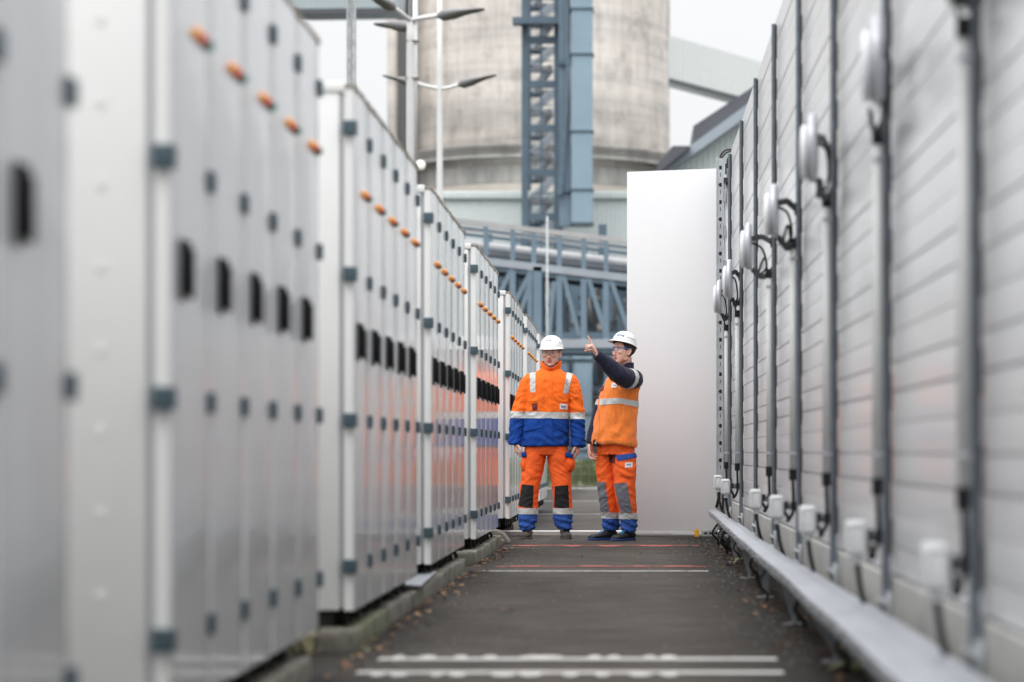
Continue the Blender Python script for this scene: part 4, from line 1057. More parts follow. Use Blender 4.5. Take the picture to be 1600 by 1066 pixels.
# ---- head in its own frame
class Head:
    def __init__(s, c, f, roll=0):
        s.c = Vector(c); s.f = Vector(f).normalized(); s.r = s.f.cross(Vector((0,0,1))).normalized(); s.u = s.r.cross(s.f).normalized()   # r = the person's right? (viewer left)
    s = 1.05
    def p(s, f, r, u): return s.c+(s.f*f+s.r*r+s.u*u)*Head.s
    def m3(s): return Matrix((s.r, s.f, s.u)).transposed()
def head_mesh(bm, H, ear=1.0):
    def ell(f, r, u, a, b_, c_, n=24):
        g_ = bmesh.ops.create_uvsphere(bm, u_segments=n, v_segments=n//2+2, radius=1)
        for v in g_['verts']: v.co = H.p(f+v.co.y*b_, r+v.co.x*a, u+v.co.z*c_)
    ell(-.012, 0, .035, .076, .098, .088)
    # face: horizontal sections from brow to chin; front distance, back distance, half width
    rows = [(.050,.082,-.06,.070),(.020,.084,-.06,.071),(0,.081,-.06,.070),(-.020,.082,-.055,.069),(-.040,.083,-.045,.0665),(-.060,.083,-.03,.063),(-.080,.081,-.012,.057),(-.098,.080,.008,.047),(-.112,.077,.028,.034),(-.121,.068,.038,.018)]
    prev = None
    for (u, ff, fb, hw) in rows:
        ring = []
        for i in range(32):
            th = 2*math.pi*i/32; c_ = math.cos(th); s_ = math.sin(th)
            mid = (ff+fb)/2; hl = (ff-fb)/2
            e_ = 2.35 if s_ > 0 else 2.0
            ring.append(bm.verts.new(H.p(mid+hl*math.copysign(abs(s_)**(2/e_), s_), hw*math.copysign(abs(c_)**(2/e_), c_), u)))
        if prev:
            for i in range(32): bm.faces.new((prev[i-1], prev[i], ring[i], ring[i-1]))
        else: bm.faces.new(ring)
        prev = ring
    bm.faces.new(prev[::-1])
    ell(.070, 0, .020, .042, .016, .010)        # brow ridge
    for s_ in (-1,1):
        ell(.062, s_*.040, -.026, .022, .020, .018)   # cheek
        ell(.012, s_*.046, -.072, .016, .034, .024)   # jaw angle
        ell(.092, s_*.0105, -.046, .0085, .011, .0075)  # nostril wing
        limb(bm, [H.p(.006, s_*.071, -.036), H.p(-.004, s_*.079, -.040), H.p(-.016, s_*.084, -.022), H.p(-.020, s_*.086, -.002), H.p(-.010, s_*.084, .012), H.p(.006, s_*.077, .006)], [.005,.0075,.0065,.0055,.005,.004], 10, rnd=True)
        ell(-.004, s_*.0755, -.013, .007*ear, .014, .024)
    limb(bm, [H.p(.078,0,.010), H.p(.088,0,-.012), H.p(.102,0,-.034), H.p(.107,0,-.043)], [.0075,.0085,.0105,.0115], 12, rnd=True)
    ell(.098, 0, -.047, .0125, .012, .0085)
    ell(.0815, 0, -.0695, .0235, .0085, .0052); ell(.080, 0, -.079, .021, .0095, .0065)
    ell(.070, 0, -.108, .019, .013, .014)       # chin
def sculpt_head(me, H):
    for v in me.vertices:
        q = (v.co-H.c)/Head.s
        if q.length > .2: continue
        f, r, u = q.dot(H.f), q.dot(H.r), q.dot(H.u)
        if f < .03: continue
        d = 0
        for s_ in (-1,1): d -= .0105*math.exp(-((r-s_*.031)**2/.0002+(u-.001)**2/.00010))
        d -= .004*math.exp(-(u+.0742)**2/.0000035)*math.exp(-(r/.024)**4)     # mouth line
        d -= .003*math.exp(-((u+.093)**2/.00006))*math.exp(-(r/.03)**2)
        for s_ in (-1,1): d -= .0028*math.exp(-(((r-s_*.031)-(-s_*.004)*0)**2/.00012+(u+.052+(.0)*r)**2/.0004))
        v.co += H.f*d
def lipzone(me, H, idx, idx2=None):
    for p_ in me.polygons:
        q = (p_.center-H.c)/Head.s
        if q.length > .2: continue
        f, r, u = q.dot(H.f), q.dot(H.r), q.dot(H.u)
        if f > .07 and abs(r) < .0245 and abs(u+.0745) < .0085*(1-(r/.026)**2)+.0012: p_.material_index = idx
        elif idx2 is not None and f > -.01 and -.125 < u < -.052-.02*(abs(r) > .05)+.012*noise.noise(p_.center*60) and not (f > .092): p_.material_index = idx2
par_skin = 'skin1'
def face_bits(H, par, frame_m, hairm, opaque=False):
    for s_ in (-1,1):
        b = MB(); b.ball(H.p(.0660, s_*.031, .0005), .0115, (1,1,1), 32)
        for f in b.bm.faces:
            c_ = f.calc_center_median()-H.p(.0665, s_*.031, .0005)
            if c_.normalized().dot(H.f) > .84: f.material_index = 1
        b.build('eye', ['eye','iris'], par, smooth=True)
        b = MB(); pts = [H.p(.077-.022*abs(t)**2, s_*(.031+t*.0165), .0066-.005*t*t) for t in (-1,-.5,0,.5,1)]
        b.tube(pts, [.0015,.0036,.0042,.0034,.0012], 8)
        pts = [H.p(.0765-.022*abs(t)**2, s_*(.031+t*.0165), -.0072+.004*t*t) for t in (-1,-.5,0,.5,1)]
        b.tube(pts, [.0012,.0026,.0032,.0026,.001], 8)
        b.split('eyelid', par_skin, par, smooth=True)
        b = MB(); pts = [H.p(.0845-.016*max(0,t)**2-.002*abs(t), s_*(.033+t*.019), .0185+.003*(1-t*t)-.003*t) for t in (-1,-.5,0,.5,1)]
        b.tube(pts, [.0018,.0036,.0036,.0028,.001], 8); b.build('eyebrow', hairm, par, smooth=True)
def goggles(H, par, clear, fm, temple):
    g_ = thing_part('safety_glasses', par)
    b = MB(); n = 22
    def sp_(t, u, o=0): return H.p(.103+o-.052*abs(t)**2.4, t*.069, u)
    for s_ in (-1,1):
        rows = []
        for i in range(n+1):
            t = s_*(.10+.90*i/n); top = .0145+.002*math.sin(i/n*3.1); bot = -.024+.010*(1-i/n)**3+.012*(i/n)**4
            rows.append((b.bm.verts.new(sp_(t,top)), b.bm.verts.new(sp_(t,(top+bot)/2,.002)), b.bm.verts.new(sp_(t,bot))))
        for a, c_ in zip(rows, rows[1:]):
            for k_ in (0,1): b.bm.faces.new((a[k_], c_[k_], c_[k_+1], a[k_+1]))
    b.build('lens', clear, g_, smooth=True)
    b = MB(); b.tube([sp_(t, .016, .001) for t in [i/12 for i in range(-12,13)]], .0030 if temple else .0022, 8)
    b.tube([sp_(t, .004-.02*abs(t/.12), .001) for t in (-.12,-.05,0,.05,.12)], .0024, 8)
    b.build('frame', fm, g_, smooth=True)
    b = MB()
    for s_ in (-1,1):
        b.tube([sp_(s_*.98,.014), H.p(.030, s_*.0805, .013), H.p(-.01, s_*.0835, .004), H.p(-.03, s_*.082, -.006)], [.0042,.0045,.003,.002] if temple else .0028, 8)
    b.build('temple', fm if temple else frame_light, g_, smooth=True)
def thing_part(name, par):
    o = bpy.data.objects.new(name, None); C.objects.link(o); o.parent = par; return o
frame_light = 'goggle_frame'
def helmet(H, par, tilt=0, up=.055, dome=.118, wide=.116, lng=.138, strips=True):
    """hard hat: dome with ribs, rim and forward peak"""
    h = thing_part('hard_hat', par)
    ct, st_ = math.cos(tilt), math.sin(tilt)
    ff = H.f*ct+H.u*st_; uu = H.u*ct-H.f*st_; base = H.p(-.006, 0, up)
    def hp_(f, r, u): return base+ff*f+H.r*r+uu*u
    n = 72; K = 16; rings = []
    def rimr(th):
        s_ = math.sin(th); c_ = math.cos(th)      # s_ = forward
        return c_*wide*.97, s_*lng*.93*(1.0 if s_ > 0 else .98)
    b = MB(); bm = b.bm
    for k_ in range(K+1):
        ph = (k_/K)*math.pi/2; ring = []
        for i in range(n):
            th = 2*math.pi*i/n; x, y = rimr(th); rr_ = math.cos(ph)**.82; z = math.sin(ph)**.95*dome
            rib = 0
            if y*rr_ > -.1:
                for c0, wdt in ((0,.016),(-.034,.008),(.034,.008)):
                    rib += .0035*math.exp(-((x*rr_-c0)/wdt)**4)*min(1,max(0,math.sin(ph)*1.6-.5))
            ring.append(bm.verts.new(hp_(y*rr_, x*rr_, z+rib)))
        rings.append(ring)
        if k_ == K: break
    for A_, B_ in zip(rings, rings[1:]):
        for i in range(n): bm.faces.new((A_[i-1], A_[i], B_[i], B_[i-1]))
    # rim and peak
    out = []
    for stp in (1, 2, 3):
        ring = []
        for i in range(n):
            th = 2*math.pi*i/n; x, y = rimr(th); s_ = math.sin(th)
            ext = .010+.036*max(0,s_)**2.2+.004*max(0,-s_); k_ = stp/3
            L = math.hypot(x, y); dz = -.004*k_-.010*k_*max(0,s_)**2+(-.006*max(0,-s_)*k_)
            if stp == 3: dz -= .004
            ring.append(bm.verts.new(hp_(y*(1+ext*min(1,k_*1.15)/L), x*(1+(ext)*min(1,k_*1.15)/L), dz)))
        out.append(ring)
    for A_, B_ in zip([rings[0]]+out, out):
        for i in range(n): bm.faces.new((A_[i], A_[i-1], B_[i-1], B_[i]))
    bmesh.ops.remove_doubles(bm, verts=bm.verts[:], dist=.0004)
    bmesh.ops.recalc_face_normals(bm, faces=bm.faces[:])
    o = b.build('shell', 'helmet', h, smooth=True)
    md = o.modifiers.new('s', 'SOLIDIFY'); md.thickness = .003; md.offset = -1
    b = MB()
    rs = []
    for z in (-.001, .016):
        rs.append([b.bm.verts.new(hp_(math.sin(2*math.pi*i/40)*lng*.86, math.cos(2*math.pi*i/40)*wide*.88, z-.012)) for i in range(40)])
    for i in range(40): b.bm.faces.new((rs[0][i-1], rs[0][i], rs[1][i], rs[1][i-1]))
    b.build('headband', 'black_matte', h, smooth=True)
    b = MB()
    for s_ in (-1,1):
        for (t0, t1) in ((-.55, .55),):
            A_ = []; 
            for i in range(13):
                th = math.pi*(0 if s_ > 0 else 1)+(t0+(t1-t0)*i/12+(.1 if True else 0)*0)*(1)
                x, y = rimr(th); row = []
                for ph in (.34, .50):
                    rr_ = math.cos(ph)**.82; row.append(b.bm.verts.new(hp_(y*rr_*1.012, x*rr_*1.012, math.sin(ph)**.95*dome)))
                A_.append(row)
            for a_, c_ in zip(A_, A_[1:]): b.bm.faces.new((a_[0], c_[0], c_[1], a_[1]))
    b.build('reflective_strip', 'helmet_strip', h, smooth=True)
    # vents
    return h, hp_, rimr, ff, uu
def helmet_logo(h, hp_, rimr, H, th, ph, size, dome, s='RWE'):
    x, y = rimr(th); 
    def pt(th, ph):
        x, y = rimr(th); rr_ = math.cos(ph)**.82; return hp_(y*rr_, x*rr_, math.sin(ph)**.95*dome)
    p = pt(th, ph); du = (pt(th, ph+.05)-pt(th, ph-.05)).normalized(); dr = (pt(th+.05, ph)-pt(th-.05, ph)).normalized()
    nrm = dr.cross(du).normalized(); c0 = hp_(0,0,.03)
    if nrm.dot(p-c0) < 0: nrm = -nrm
    fx = du.cross(nrm).normalized()
    me = text_mesh(s, size, .0004, .015); o = link('lettering', me, 'logo_blue', h)
    # wrap the letters round the dome
    inv = 1
    Lr = math.hypot(*rimr(th))*math.cos(ph)**.82
    for v in me.vertices:
        a = v.co.x/Lr; q = p+fx*(math.sin(a)*Lr)-nrm*(Lr*(1-math.cos(a)))*.9+du*v.co.y+nrm*(.0035+v.co.z-v.co.y**2*3)
        v.co = q
    return o

def shoe(par, heel, toe, m, ms, s=1.0, hi=.11, laces=None, w_=.052):
    heel = Vector(heel); toe = Vector(toe); d = toe-heel; L = d.length; d.normalize(); sd = Vector((-d.y, d.x, 0))
    g_ = thing_part('boot', par)
    bm = bmesh.new(); rows = [(0,.70,.075),(.06,.80,.100),(.18,.84,.118),(.32,.80,.115),(.45,.82,.088),(.60,.96,.070),(.75,1.02,.064),(.88,.90,.058),(.97,.60,.044)]
    prev = None
    for t, wf, h in rows:
        ring = []
        for i in range(20):
            th = 2*math.pi*i/20; c_ = math.cos(th); s_ = math.sin(th)
            x = math.copysign(abs(c_)**.75, c_)*w_*1.04*wf*(1 if s_ < 0 else (1-.28*s_)); z = .012+(h-.012)*(s_*.5+.5)**(.85)
            ring.append(bm.verts.new(heel+d*(t*L)+sd*x+Vector((0,0,z))))
        if prev:
            for i in range(20): bm.faces.new((prev[i-1], prev[i], ring[i], ring[i-1]))
        else: bm.faces.new(ring)
        prev = ring
    bm.faces.new(prev[::-1])
    limb(bm, [heel+d*(L*.22)+Vector((0,0,.06)), heel+d*(L*.21)+Vector((0,0,hi+.06))], [(.048,.050),(.046,.048)], 18)
    me = solid(bm, .006, 2, 'upper'); link('upper', me, m, g_, smooth=True)
    bm = bmesh.new(); prev = None
    out = [(-.015,.45),(.0,.72),(.08,.88),(.2,.90),(.35,.82),(.5,.88),(.65,1.06),(.8,1.10),(.92,.92),(.99,.62),(1.015,.3)]
    for z, k_ in ((.0,.90),(.006,.95),(.016,.955),(.021,.90)):
        ring = [bm.verts.new(heel+d*(t*L)+sd*(w_*q*k_)+Vector((0,0,z+(.010*max(0,t-.8)*5*(.4) if z < .02 else 0)))) for t, q in out]+[bm.verts.new(heel+d*(t*L)-sd*(w_*q*k_)+Vector((0,0,z+(.010*max(0,t-.8)*5*(.4) if z < .02 else 0)))) for t, q in out[::-1]]
        if prev:
            for i in range(len(ring)): bm.faces.new((prev[i-1], prev[i], ring[i], ring[i-1]))
        else: bm.faces.new(ring)
        prev = ring
    bm.faces.new(prev[::-1]); b = MB(); b.bm.free(); b.bm = bm; b.build('sole', ms, g_, angle=45)
    b = MB()
    for i in range(5):
        t = .36+i*.06; z = .118-.011*i
        p = heel+d*(t*L)+Vector((0,0,z+.001)); b.tube([p-sd*.024-Vector((0,0,.012)), p+Vector((0,0,.002)), p+sd*.024+d*.012-Vector((0,0,.012))], .0034, 6, True, True)
    b.build('lace', laces or 'black', g_, smooth=True)
    return g_
def hairshell(H, par, m, lo=-.03, side=.0795):
    bm = bmesh.new()
    g_ = bmesh.ops.create_uvsphere(bm, u_segments=110, v_segments=72, radius=1)
    for v in g_['verts']: 
        c_ = v.co.copy(); v.co = H.p(-.015+c_.y*.100, c_.x*side, .030+c_.z*.085)
    # keep back and sides only
    bmesh.ops.delete(bm, geom=[f for f in bm.faces if (lambda q: (q.dot(H.f) > .030+.45*max(0,q.dot(H.u)) and q.dot(H.u) < .066) or (q.dot(H.f) > -.030 and q.dot(H.u) < .012-.9*max(0,q.dot(H.f)-.010)) or q.dot(H.u) < lo)(f.calc_center_median()-H.c)], context='FACES')
    for v in bm.verts: v.co += v.normal*.004*noise.noise(v.co*70)
    me = bpy.data.meshes.new('hair'); bm.to_mesh(me); bm.free(); o = link('hair', me, m, par, smooth=True)
    md = o.modifiers.new('s', 'SOLIDIFY'); md.thickness = .006; md.offset = 1
def collar(par, name, c0, c1, r0, r1, m, dip, f, th=.007, n=48, z0=0, thk=None):
    """standing collar: tube whose top edge dips towards direction f"""
    b = MB(); f = Vector(f).normalized(); rows = []
    for k_ in range(7):
        t = k_/6; ring = []
        for i in range(n):
            a = 2*math.pi*i/n; dr = Vector((math.cos(a), math.sin(a), 0)); fr_ = max(0, dr.dot(f))
            rx = r0+(r1-r0)*t; c_ = Vector(c0).lerp(Vector(c1), t); top = dip*fr_**3*t
            gap = .010*math.exp(-((1-dr.dot(f))/.02)**2)*t
            ring.append(b.bm.verts.new(c_+dr*(rx*(1+.012*math.sin(a*5+k_)))+Vector((0,0,-top))+f*gap))
        rows.append(ring)
    for A_, B_ in zip(rows, rows[1:]):
        for i in range(n): b.bm.faces.new((A_[i-1], A_[i], B_[i], B_[i-1]))
    o = b.build(name, m, par, smooth=True)
    md = o.modifiers.new('s', 'SOLIDIFY'); md.thickness = th; md.offset = -1
    md = o.modifiers.new('u', 'SUBSURF'); md.levels = 1; md.render_levels = 1
    return o

# ================================================================== man in the orange and blue jacket
P1 = (px2x(853, 22.78), 22.78, 0)
man = thing('person', 'man standing with arms down, in orange and blue jacket and clear safety glasses', 'person', P1)
H = Head((.052, .005, 1.752), (-.20, -.98, -.03))
bm = bmesh.new()
head_mesh(bm, H)
limb(bm, [(.045,.03,1.70),(.040,.03,1.62),(.032,.03,1.55)], [(.060,.062),(.060,.060),(.075,.07)], 24)
rings_body(bm, [(.0,.01,.80,.15,.10,0),(.0,.01,.95,.17,.11,0),(.01,.01,1.15,.15,.10,0),(.02,.01,1.35,.17,.11,0),(.03,.02,1.50,.16,.09,0),(.034,.02,1.58,.07,.06,0)], 32)
AL = [(-.150,.015,1.50),(-.235,.02,1.215),(-.278,-.03,.915)]; AR = [(.225,.015,1.50),(.285,.02,1.21),(.300,-.03,.905)]
for A_ in (AL, AR): limb(bm, A_, [.05,.042,.028], 16)
hand(bm, (-.280,-.03,.905), (.02,-.05,-1), (.35,-1,0), (-1,-.35,0), [(.55,.8,.5),(.7,.9,.5),(.8,.9,.5),(.9,.9,.5)])
hand(bm, (.302,-.03,.893), (-.02,-.05,-1), (-.35,-1,0), (1,-.35,0), [(.45,.7,.4),(.6,.8,.5),(.7,.8,.5),(.8,.9,.5)])
for pts in (((-.09,.01,.86),(-.155,.0,.48),(-.170,.02,.06)), ((.10,.01,.86),(.150,.0,.48),(.178,.02,.06))): limb(bm, pts, [.085,.055,.038], 18)
me = solid(bm, .0034, 2, 'body'); sculpt_head(me, H)
for m_ in ('skin1','lip','skin1'): me.materials.append(M[m_])
body = bpy.data.objects.new('body', me); C.objects.link(body); body.parent = man; me.shade_smooth(); lipzone(me, H, 1)
face_bits(H, man, 'goggle_frame', 'brow'); goggles(H, man, 'goggle_clear', 'goggle_frame', False)
hairshell(H, man, 'hair1')
h, hpf, rimr, ff, uu = helmet(H, man, .02, .042, .118, .112, .132)
helmet_logo(h, hpf, rimr, H, math.pi/2-.02, .62, .024, .118)
# jacket
bm = bmesh.new()
rings_body(bm, [(-.010,.01,.874,.222,.150,0),(-.010,.01,.90,.224,.153,0),(-.002,.01,1.00,.214,.148,0),(.004,.01,1.10,.207,.143,0),(.008,.01,1.17,.203,.140,0),(.012,.01,1.30,.205,.142,0),(.020,.012,1.42,.205,.138,0),(.028,.015,1.50,.193,.125,0),(.033,.02,1.55,.158,.105,0),(.038,.022,1.585,.115,.085,0),(.042,.022,1.61,.082,.078,0)], 48)
limb(bm, [(-.095,.02,1.500),(-.155,.02,1.475),(-.212,.02,1.35),(-.250,.018,1.20),(-.275,.0,1.05),(-.292,-.02,.915),(-.294,-.024,.885)], [.066,.078,.074,.069,.065,.063,.061], 24)
limb(bm, [(.165,.02,1.500),(.218,.02,1.475),(.262,.02,1.35),(.290,.018,1.20),(.300,.0,1.05),(.308,-.02,.905),(.309,-.024,.872)], [.066,.078,.075,.070,.067,.067,.066], 24)
jk = solid(bm, .0065, 5, 'jacket')
def jf(p):
    arm = abs(p.x-.01) > .20
    if p.z > 1.55: return (.35, 0)
    return ((1.25 if arm else .8)*(1.25 if p.z < 1.12 else 1), .6 if arm else .25)
wrinkle(jk, .0078, jf, 1)
# drooping pulls across the sleeves at the elbow and the skirt at the hem
for v, N_ in norms(jk):
    p = v.co
    if abs(p.x-.01) > .2: v.co += N_*.004*math.sin(p.z*62+p.x*25)*math.exp(-((p.z-1.2)/.14)**2)
    elif p.z < 1.1: v.co += N_*.0035*math.sin(p.z*70+3*math.sin(p.x*16))*math.exp(-((p.z-.96)/.08)**2)
for m_ in ('orange1','blue1'): jk.materials.append(M[m_])
zone(jk, [(-.6,.7),(.6,.7),(.6,1.128),(-.6,1.150)], 1)
jko = bpy.data.objects.new('jacket', jk); C.objects.link(jko); jko.parent = man; jk.shade_smooth()
W_ = lambda x, y: ((x/5.33+760-853)/165.8, CH-(y/5.33+500-706)/165.8)
PW = lambda *pts: [W_(x,y) for x, y in pts]
lift(jk, [(-.6,1.140),(.6,1.122),(.6,1.185),(-.6,1.203)], 'reflective_band', 'reflect', jko, .0022, .0016, None)
lift(jk, PW((362,445),(372,606),(414,606),(411,395)), 'reflective_stripe', 'reflect', jko, .0022, .0016)
lift(jk, PW((640,612),(682,618),(718,445),(678,405)), 'reflective_stripe', 'reflect', jko, .0022, .0016)
lift(jk, PW((352,606),(482,608),(480,655),(455,678),(352,682)), 'pocket_flap', 'orange1', jko, .0035, .003)
lift(jk, PW((566,612),(700,620),(698,692),(600,682),(575,660)), 'pocket_flap', 'orange1', jko, .0035, .003)
lift(jk, PW((355,686),(478,680),(478,758),(350,764)), 'chest_pocket', 'orange1', jko, .0012, .002)
lift(jk, PW((572,684),(696,696),(696,772),(575,764)), 'chest_pocket', 'orange1', jko, .0012, .002)
lift(jk, PW((488,440),(548,440),(552,1020),(492,1020)), 'placket', 'orange1', jko, .002, .0035, cond=lambda c: c.z > 1.19)
lift(jk, PW((488,820),(552,820),(552,1040),(492,1040)), 'placket', 'blue1', jko, .002, .0035)
lift(jk, PW((312,828),(482,828),(482,880),(462,900),(318,932)), 'pocket_flap', 'blue1', jko, .0035, .004)
lift(jk, PW((556,832),(690,840),(690,950),(580,900),(560,870)), 'pocket_flap', 'blue1', jko, .0035, .004)
lift(jk, PW((378,700),(384,722),(376,755),(430,757),(432,695)), 'name_patch', 'patch_dark', jko, .0042, .0012)
wp = lift(jk, PW((612,700),(612,744),(670,750),(672,702)), 'logo_patch', 'patch_white', jko, .0050, .0015)
jb = bvh(jk)
logo(jb, *W_(642,724), .0235, jko, off=.0085)
collar(jko, 'collar', (.040,.022,1.585), (.052,.015,1.678), .084, .095, 'orange1', .066, (-.05,-1,0))
collar(man, 'inner_collar', (.042,.020,1.590), (.052,.014,1.660), .068, .080, 'navy', .045, (-.05,-1,0), th=.004)
b = MB(); b.ball((.048,-.035,1.595), .042, (1,.8,1), 16); b.build('undershirt', 'blue1', man, smooth=True)
# trousers
bm = bmesh.new()
rings_body(bm, [(.004,.01,.79,.17,.11,0),(.004,.01,.84,.195,.125,0),(.002,.01,.92,.185,.12,0)], 40)
limb(bm, [(-.100,.01,.86),(-.108,.01,.76),(-.125,.008,.66),(-.145,.0,.52),(-.160,.0,.40),(-.166,.005,.29),(-.168,.008,.20),(-.172,.01,.115),(-.172,.012,.085)], [(.095,.110),(.104,.112),(.103,.105),(.094,.094),(.090,.09),(.092,.088),(.092,.090),(.078,.085),(.072,.082)], 28)
limb(bm, [(.106,.01,.86),(.116,.01,.76),(.130,.008,.66),(.146,.0,.52),(.153,.0,.40),(.157,.005,.29),(.158,.008,.20),(.170,.01,.115),(.172,.012,.085)], [(.095,.110),(.102,.112),(.101,.105),(.093,.094),(.088,.09),(.090,.088),(.092,.090),(.074,.085),(.066,.082)], 28)
tr_ = solid(bm, .0065, 4, 'trousers')
wrinkle(tr_, .0060, lambda p: (1.7 if p.z < .2 else (1.1 if .6 < p.z < .85 else .9), 1.0 if p.z < .2 else .45), 2)
for v, N_ in norms(tr_):
    p = v.co; v.co += N_*.006*math.sin(p.z*95+p.x*20)*math.exp(-((p.z-.14)/.07)**2)+N_*.006*max(0,noise.noise(p*6)+.15)*math.sin(p.z*60-abs(p.x)*70+4*noise.noise(p*5))*math.exp(-((p.z-.58)/.10)**2)
for m_ in ('orange2','blue2'): tr_.materials.append(M[m_])
zone(tr_, [(-.6,0),(.6,0),(.6,.235),(-.6,.235)], 1)
to = bpy.data.objects.new('trousers', tr_); C.objects.link(to); to.parent = man; tr_.shade_smooth()
lift(tr_, [(-.5,.232),(.5,.232),(.5,.290),(-.5,.290)], 'reflective_band', 'reflect', to, .0022, .0016, None)
V_ = lambda x, y: ((x/5.33+760-853)/165.8, CH-(y/5.33+680-706)/165.8)
PV = lambda *pts: [V_(x,y) for x, y in pts]
lift(tr_, PV((303,408),(396,418),(385,604),(330,600),(272,585)), 'knee_pad', 'knee_black', to, .0025, .004, lim=.25)
lift(tr_, PV((576,424),(680,416),(688,600),(640,606),(570,600)), 'knee_pad', 'knee_black', to, .0025, .004, lim=.25)
bm = bmesh.new(); limb(bm, [(.215,-.012,.765),(.226,-.014,.71),(.224,-.012,.665)], [(.040,.066),(.052,.076),(.040,.068)], 20, up=(1,0,0), rnd=True)
pm = solid(bm, .007, 6, 'cargo_pocket'); wrinkle(pm, .003, None, 4); link('cargo_pocket', pm, 'orange2', to, smooth=True)
bm = bmesh.new(); limb(bm, [(-.195,-.006,.765),(-.205,-.006,.70),(-.202,-.004,.655)], [(.030,.066),(.036,.074),(.030,.068)], 20, up=(1,0,0), rnd=True)
pm2 = solid(bm, .007, 6, 'cargo_pocket'); wrinkle(pm2, .003, None, 5); link('cargo_pocket', pm2, 'orange2', to, smooth=True)
b = MB(); b.box(-.036,.036,-.080,.02,-.030,.020,.014, Matrix.Translation((.214,-.014,.795)) @ Matrix.Rotation(R(10),4,'Y') @ Matrix.Rotation(R(8),4,'Z'), 3); b.build('pocket_flap', 'blue1', to, angle=50)
b = MB(); b.box(-.022,.022,-.076,.02,-.026,.024,.012, Matrix.Translation((-.203,-.010,.795)) @ Matrix.Rotation(R(-14),4,'Y'), 3); b.build('pocket_flap', 'blue1', to, angle=50)
lift(tr_, [(-.001,.86),(.009,.86),(.009,.785),(-.001,.785)], 'fly', 'orange2', to, .001, .002)
shoe(man, (-.168,.105,0), (-.205,-.160,0), 'boot_worn', 'sole_grey', laces='black', w_=.050)
shoe(man, (.170,.105,0), (.205,-.160,0), 'boot_worn', 'sole_grey', laces='black', w_=.050)

# ================================================================== pointing man
P2 = (px2x(960, 22.35), 22.35, 0)
man2 = thing('person', 'man in orange fleece vest with navy sleeves, pointing up with one raised arm', 'person', P2)
H = Head((.083, -.01, 1.757), (-.80, -.60, .07))
fw = Vector((-.707,-.707,0)); wd = R(-45)
bm = bmesh.new(); head_mesh(bm, H, 1.1)
limb(bm, [(.098,.01,1.70),(.104,.02,1.62),(.100,.02,1.54)], [(.060,.062),(.061,.062),(.078,.07)], 24)
rings_body(bm, [(-.0,.0,.80,.14,.10,wd),(.0,.0,.95,.16,.11,wd),(.01,.0,1.15,.15,.10,wd),(.05,.0,1.35,.16,.10,wd),(.085,.0,1.48,.15,.085,wd),(.095,.0,1.56,.07,.06,wd)], 32)
SH, EL, WR = Vector((.180,-.13,1.485)), Vector((.035,-.335,1.530)), Vector((-.148,-.465,1.695))
limb(bm, [SH, EL, WR], [.05,.042,.027], 16)
hd = (Vector((-.46,-.06,.88))).normalized()
hand(bm, WR+Vector((-.012,-.008,.012)), hd, (.05,1,.05), (.85,-.12,.5),
     [(.10-.16,.04,.03),(1.15,1.45,.9),(1.30,1.45,.9),(1.38,1.4,.9)], thumb=((.55,.55,.45),(.45,.1,.95),(.30,-.1,.95)))
A2 = [Vector((-.035,.12,1.47)), Vector((-.130,.14,1.20)), Vector((-.215,.04,.925))]
limb(bm, A2, [.05,.042,.028], 16)
hand(bm, A2[2]+Vector((-.005,-.01,-.02)), (.0,-.08,-1), (-.6,-.75,0), (-.75,.6,0), [(.25,.45,.3),(.4,.6,.4),(.5,.7,.4),(.6,.7,.4)], thumb=((.7,.45,.35),(.9,.1,.3),(.9,0,.3)))
for pts in (((-.06,.07,.86),(-.040,.10,.48),(-.030,.16,.06)), ((.09,-.05,.86),(.105,-.06,.48),(.135,.0,.06))): limb(bm, pts, [.085,.055,.038], 18)
me = solid(bm, .0034, 2, 'body'); sculpt_head(me, H)
for m_ in ('skin2','lip','stubble'): me.materials.append(M[m_])
body = bpy.data.objects.new('body', me); C.objects.link(body); body.parent = man2; me.shade_smooth(); lipzone(me, H, 1, None)
face_bits(H, man2, 'goggle_blue', 'hair2'); goggles(H, man2, 'goggle_clear', 'goggle_blue', True)
hairshell(H, man2, 'hair2', -.045, .081)
h, hpf, rimr, ff, uu = helmet(H, man2, .22, .058, .112, .112, .127)
best = min((math.pi/2-.50, math.pi/2+.50), key=lambda th: hpf(rimr(th)[1], rimr(th)[0], .05).y)
helmet_logo(h, hpf, rimr, H, best, .42, .036, .112)
# sleeves (navy fleece jacket under the vest)
bm = bmesh.new()
rings_body(bm, [(.04,.0,1.25,.15,.10,wd),(.07,.0,1.42,.16,.10,wd),(.090,.0,1.50,.150,.095,wd),(.097,.005,1.56,.100,.080,wd),(.102,.012,1.60,.078,.074,wd)], 36)
d1 = (WR-EL).normalized()
limb(bm, [Vector((.115,-.05,1.475)), SH+Vector((0,.0,.0)), SH.lerp(EL,.5)+Vector((.012,-.01,-.018)), EL+Vector((.008,-.01,-.006)), EL.lerp(WR,.45), EL.lerp(WR,.82), WR+d1*.012], [.075,.088,.090,.086,.072,.055,.046], 26)
limb(bm, [Vector((.01,.07,1.45)), Vector((-.040,.12,1.42)), Vector((-.095,.14,1.28)), A2[1]+Vector((0,-.01,0)), A2[1].lerp(A2[2],.5), A2[2], A2[2]-Vector((.004,.006,.03))], [.065,.078,.072,.068,.060,.050,.042], 24)
sl = solid(bm, .0065, 4, 'sleeves')
wrinkle(sl, .0046, lambda p: (1.0, .2), 6)
for v, N_ in norms(sl):
    p = v.co
    if p.y < -.12: v.co += N_*.004*math.sin((p-EL).dot(d1)*75)*math.exp(-((p-EL).length/.12)**2)
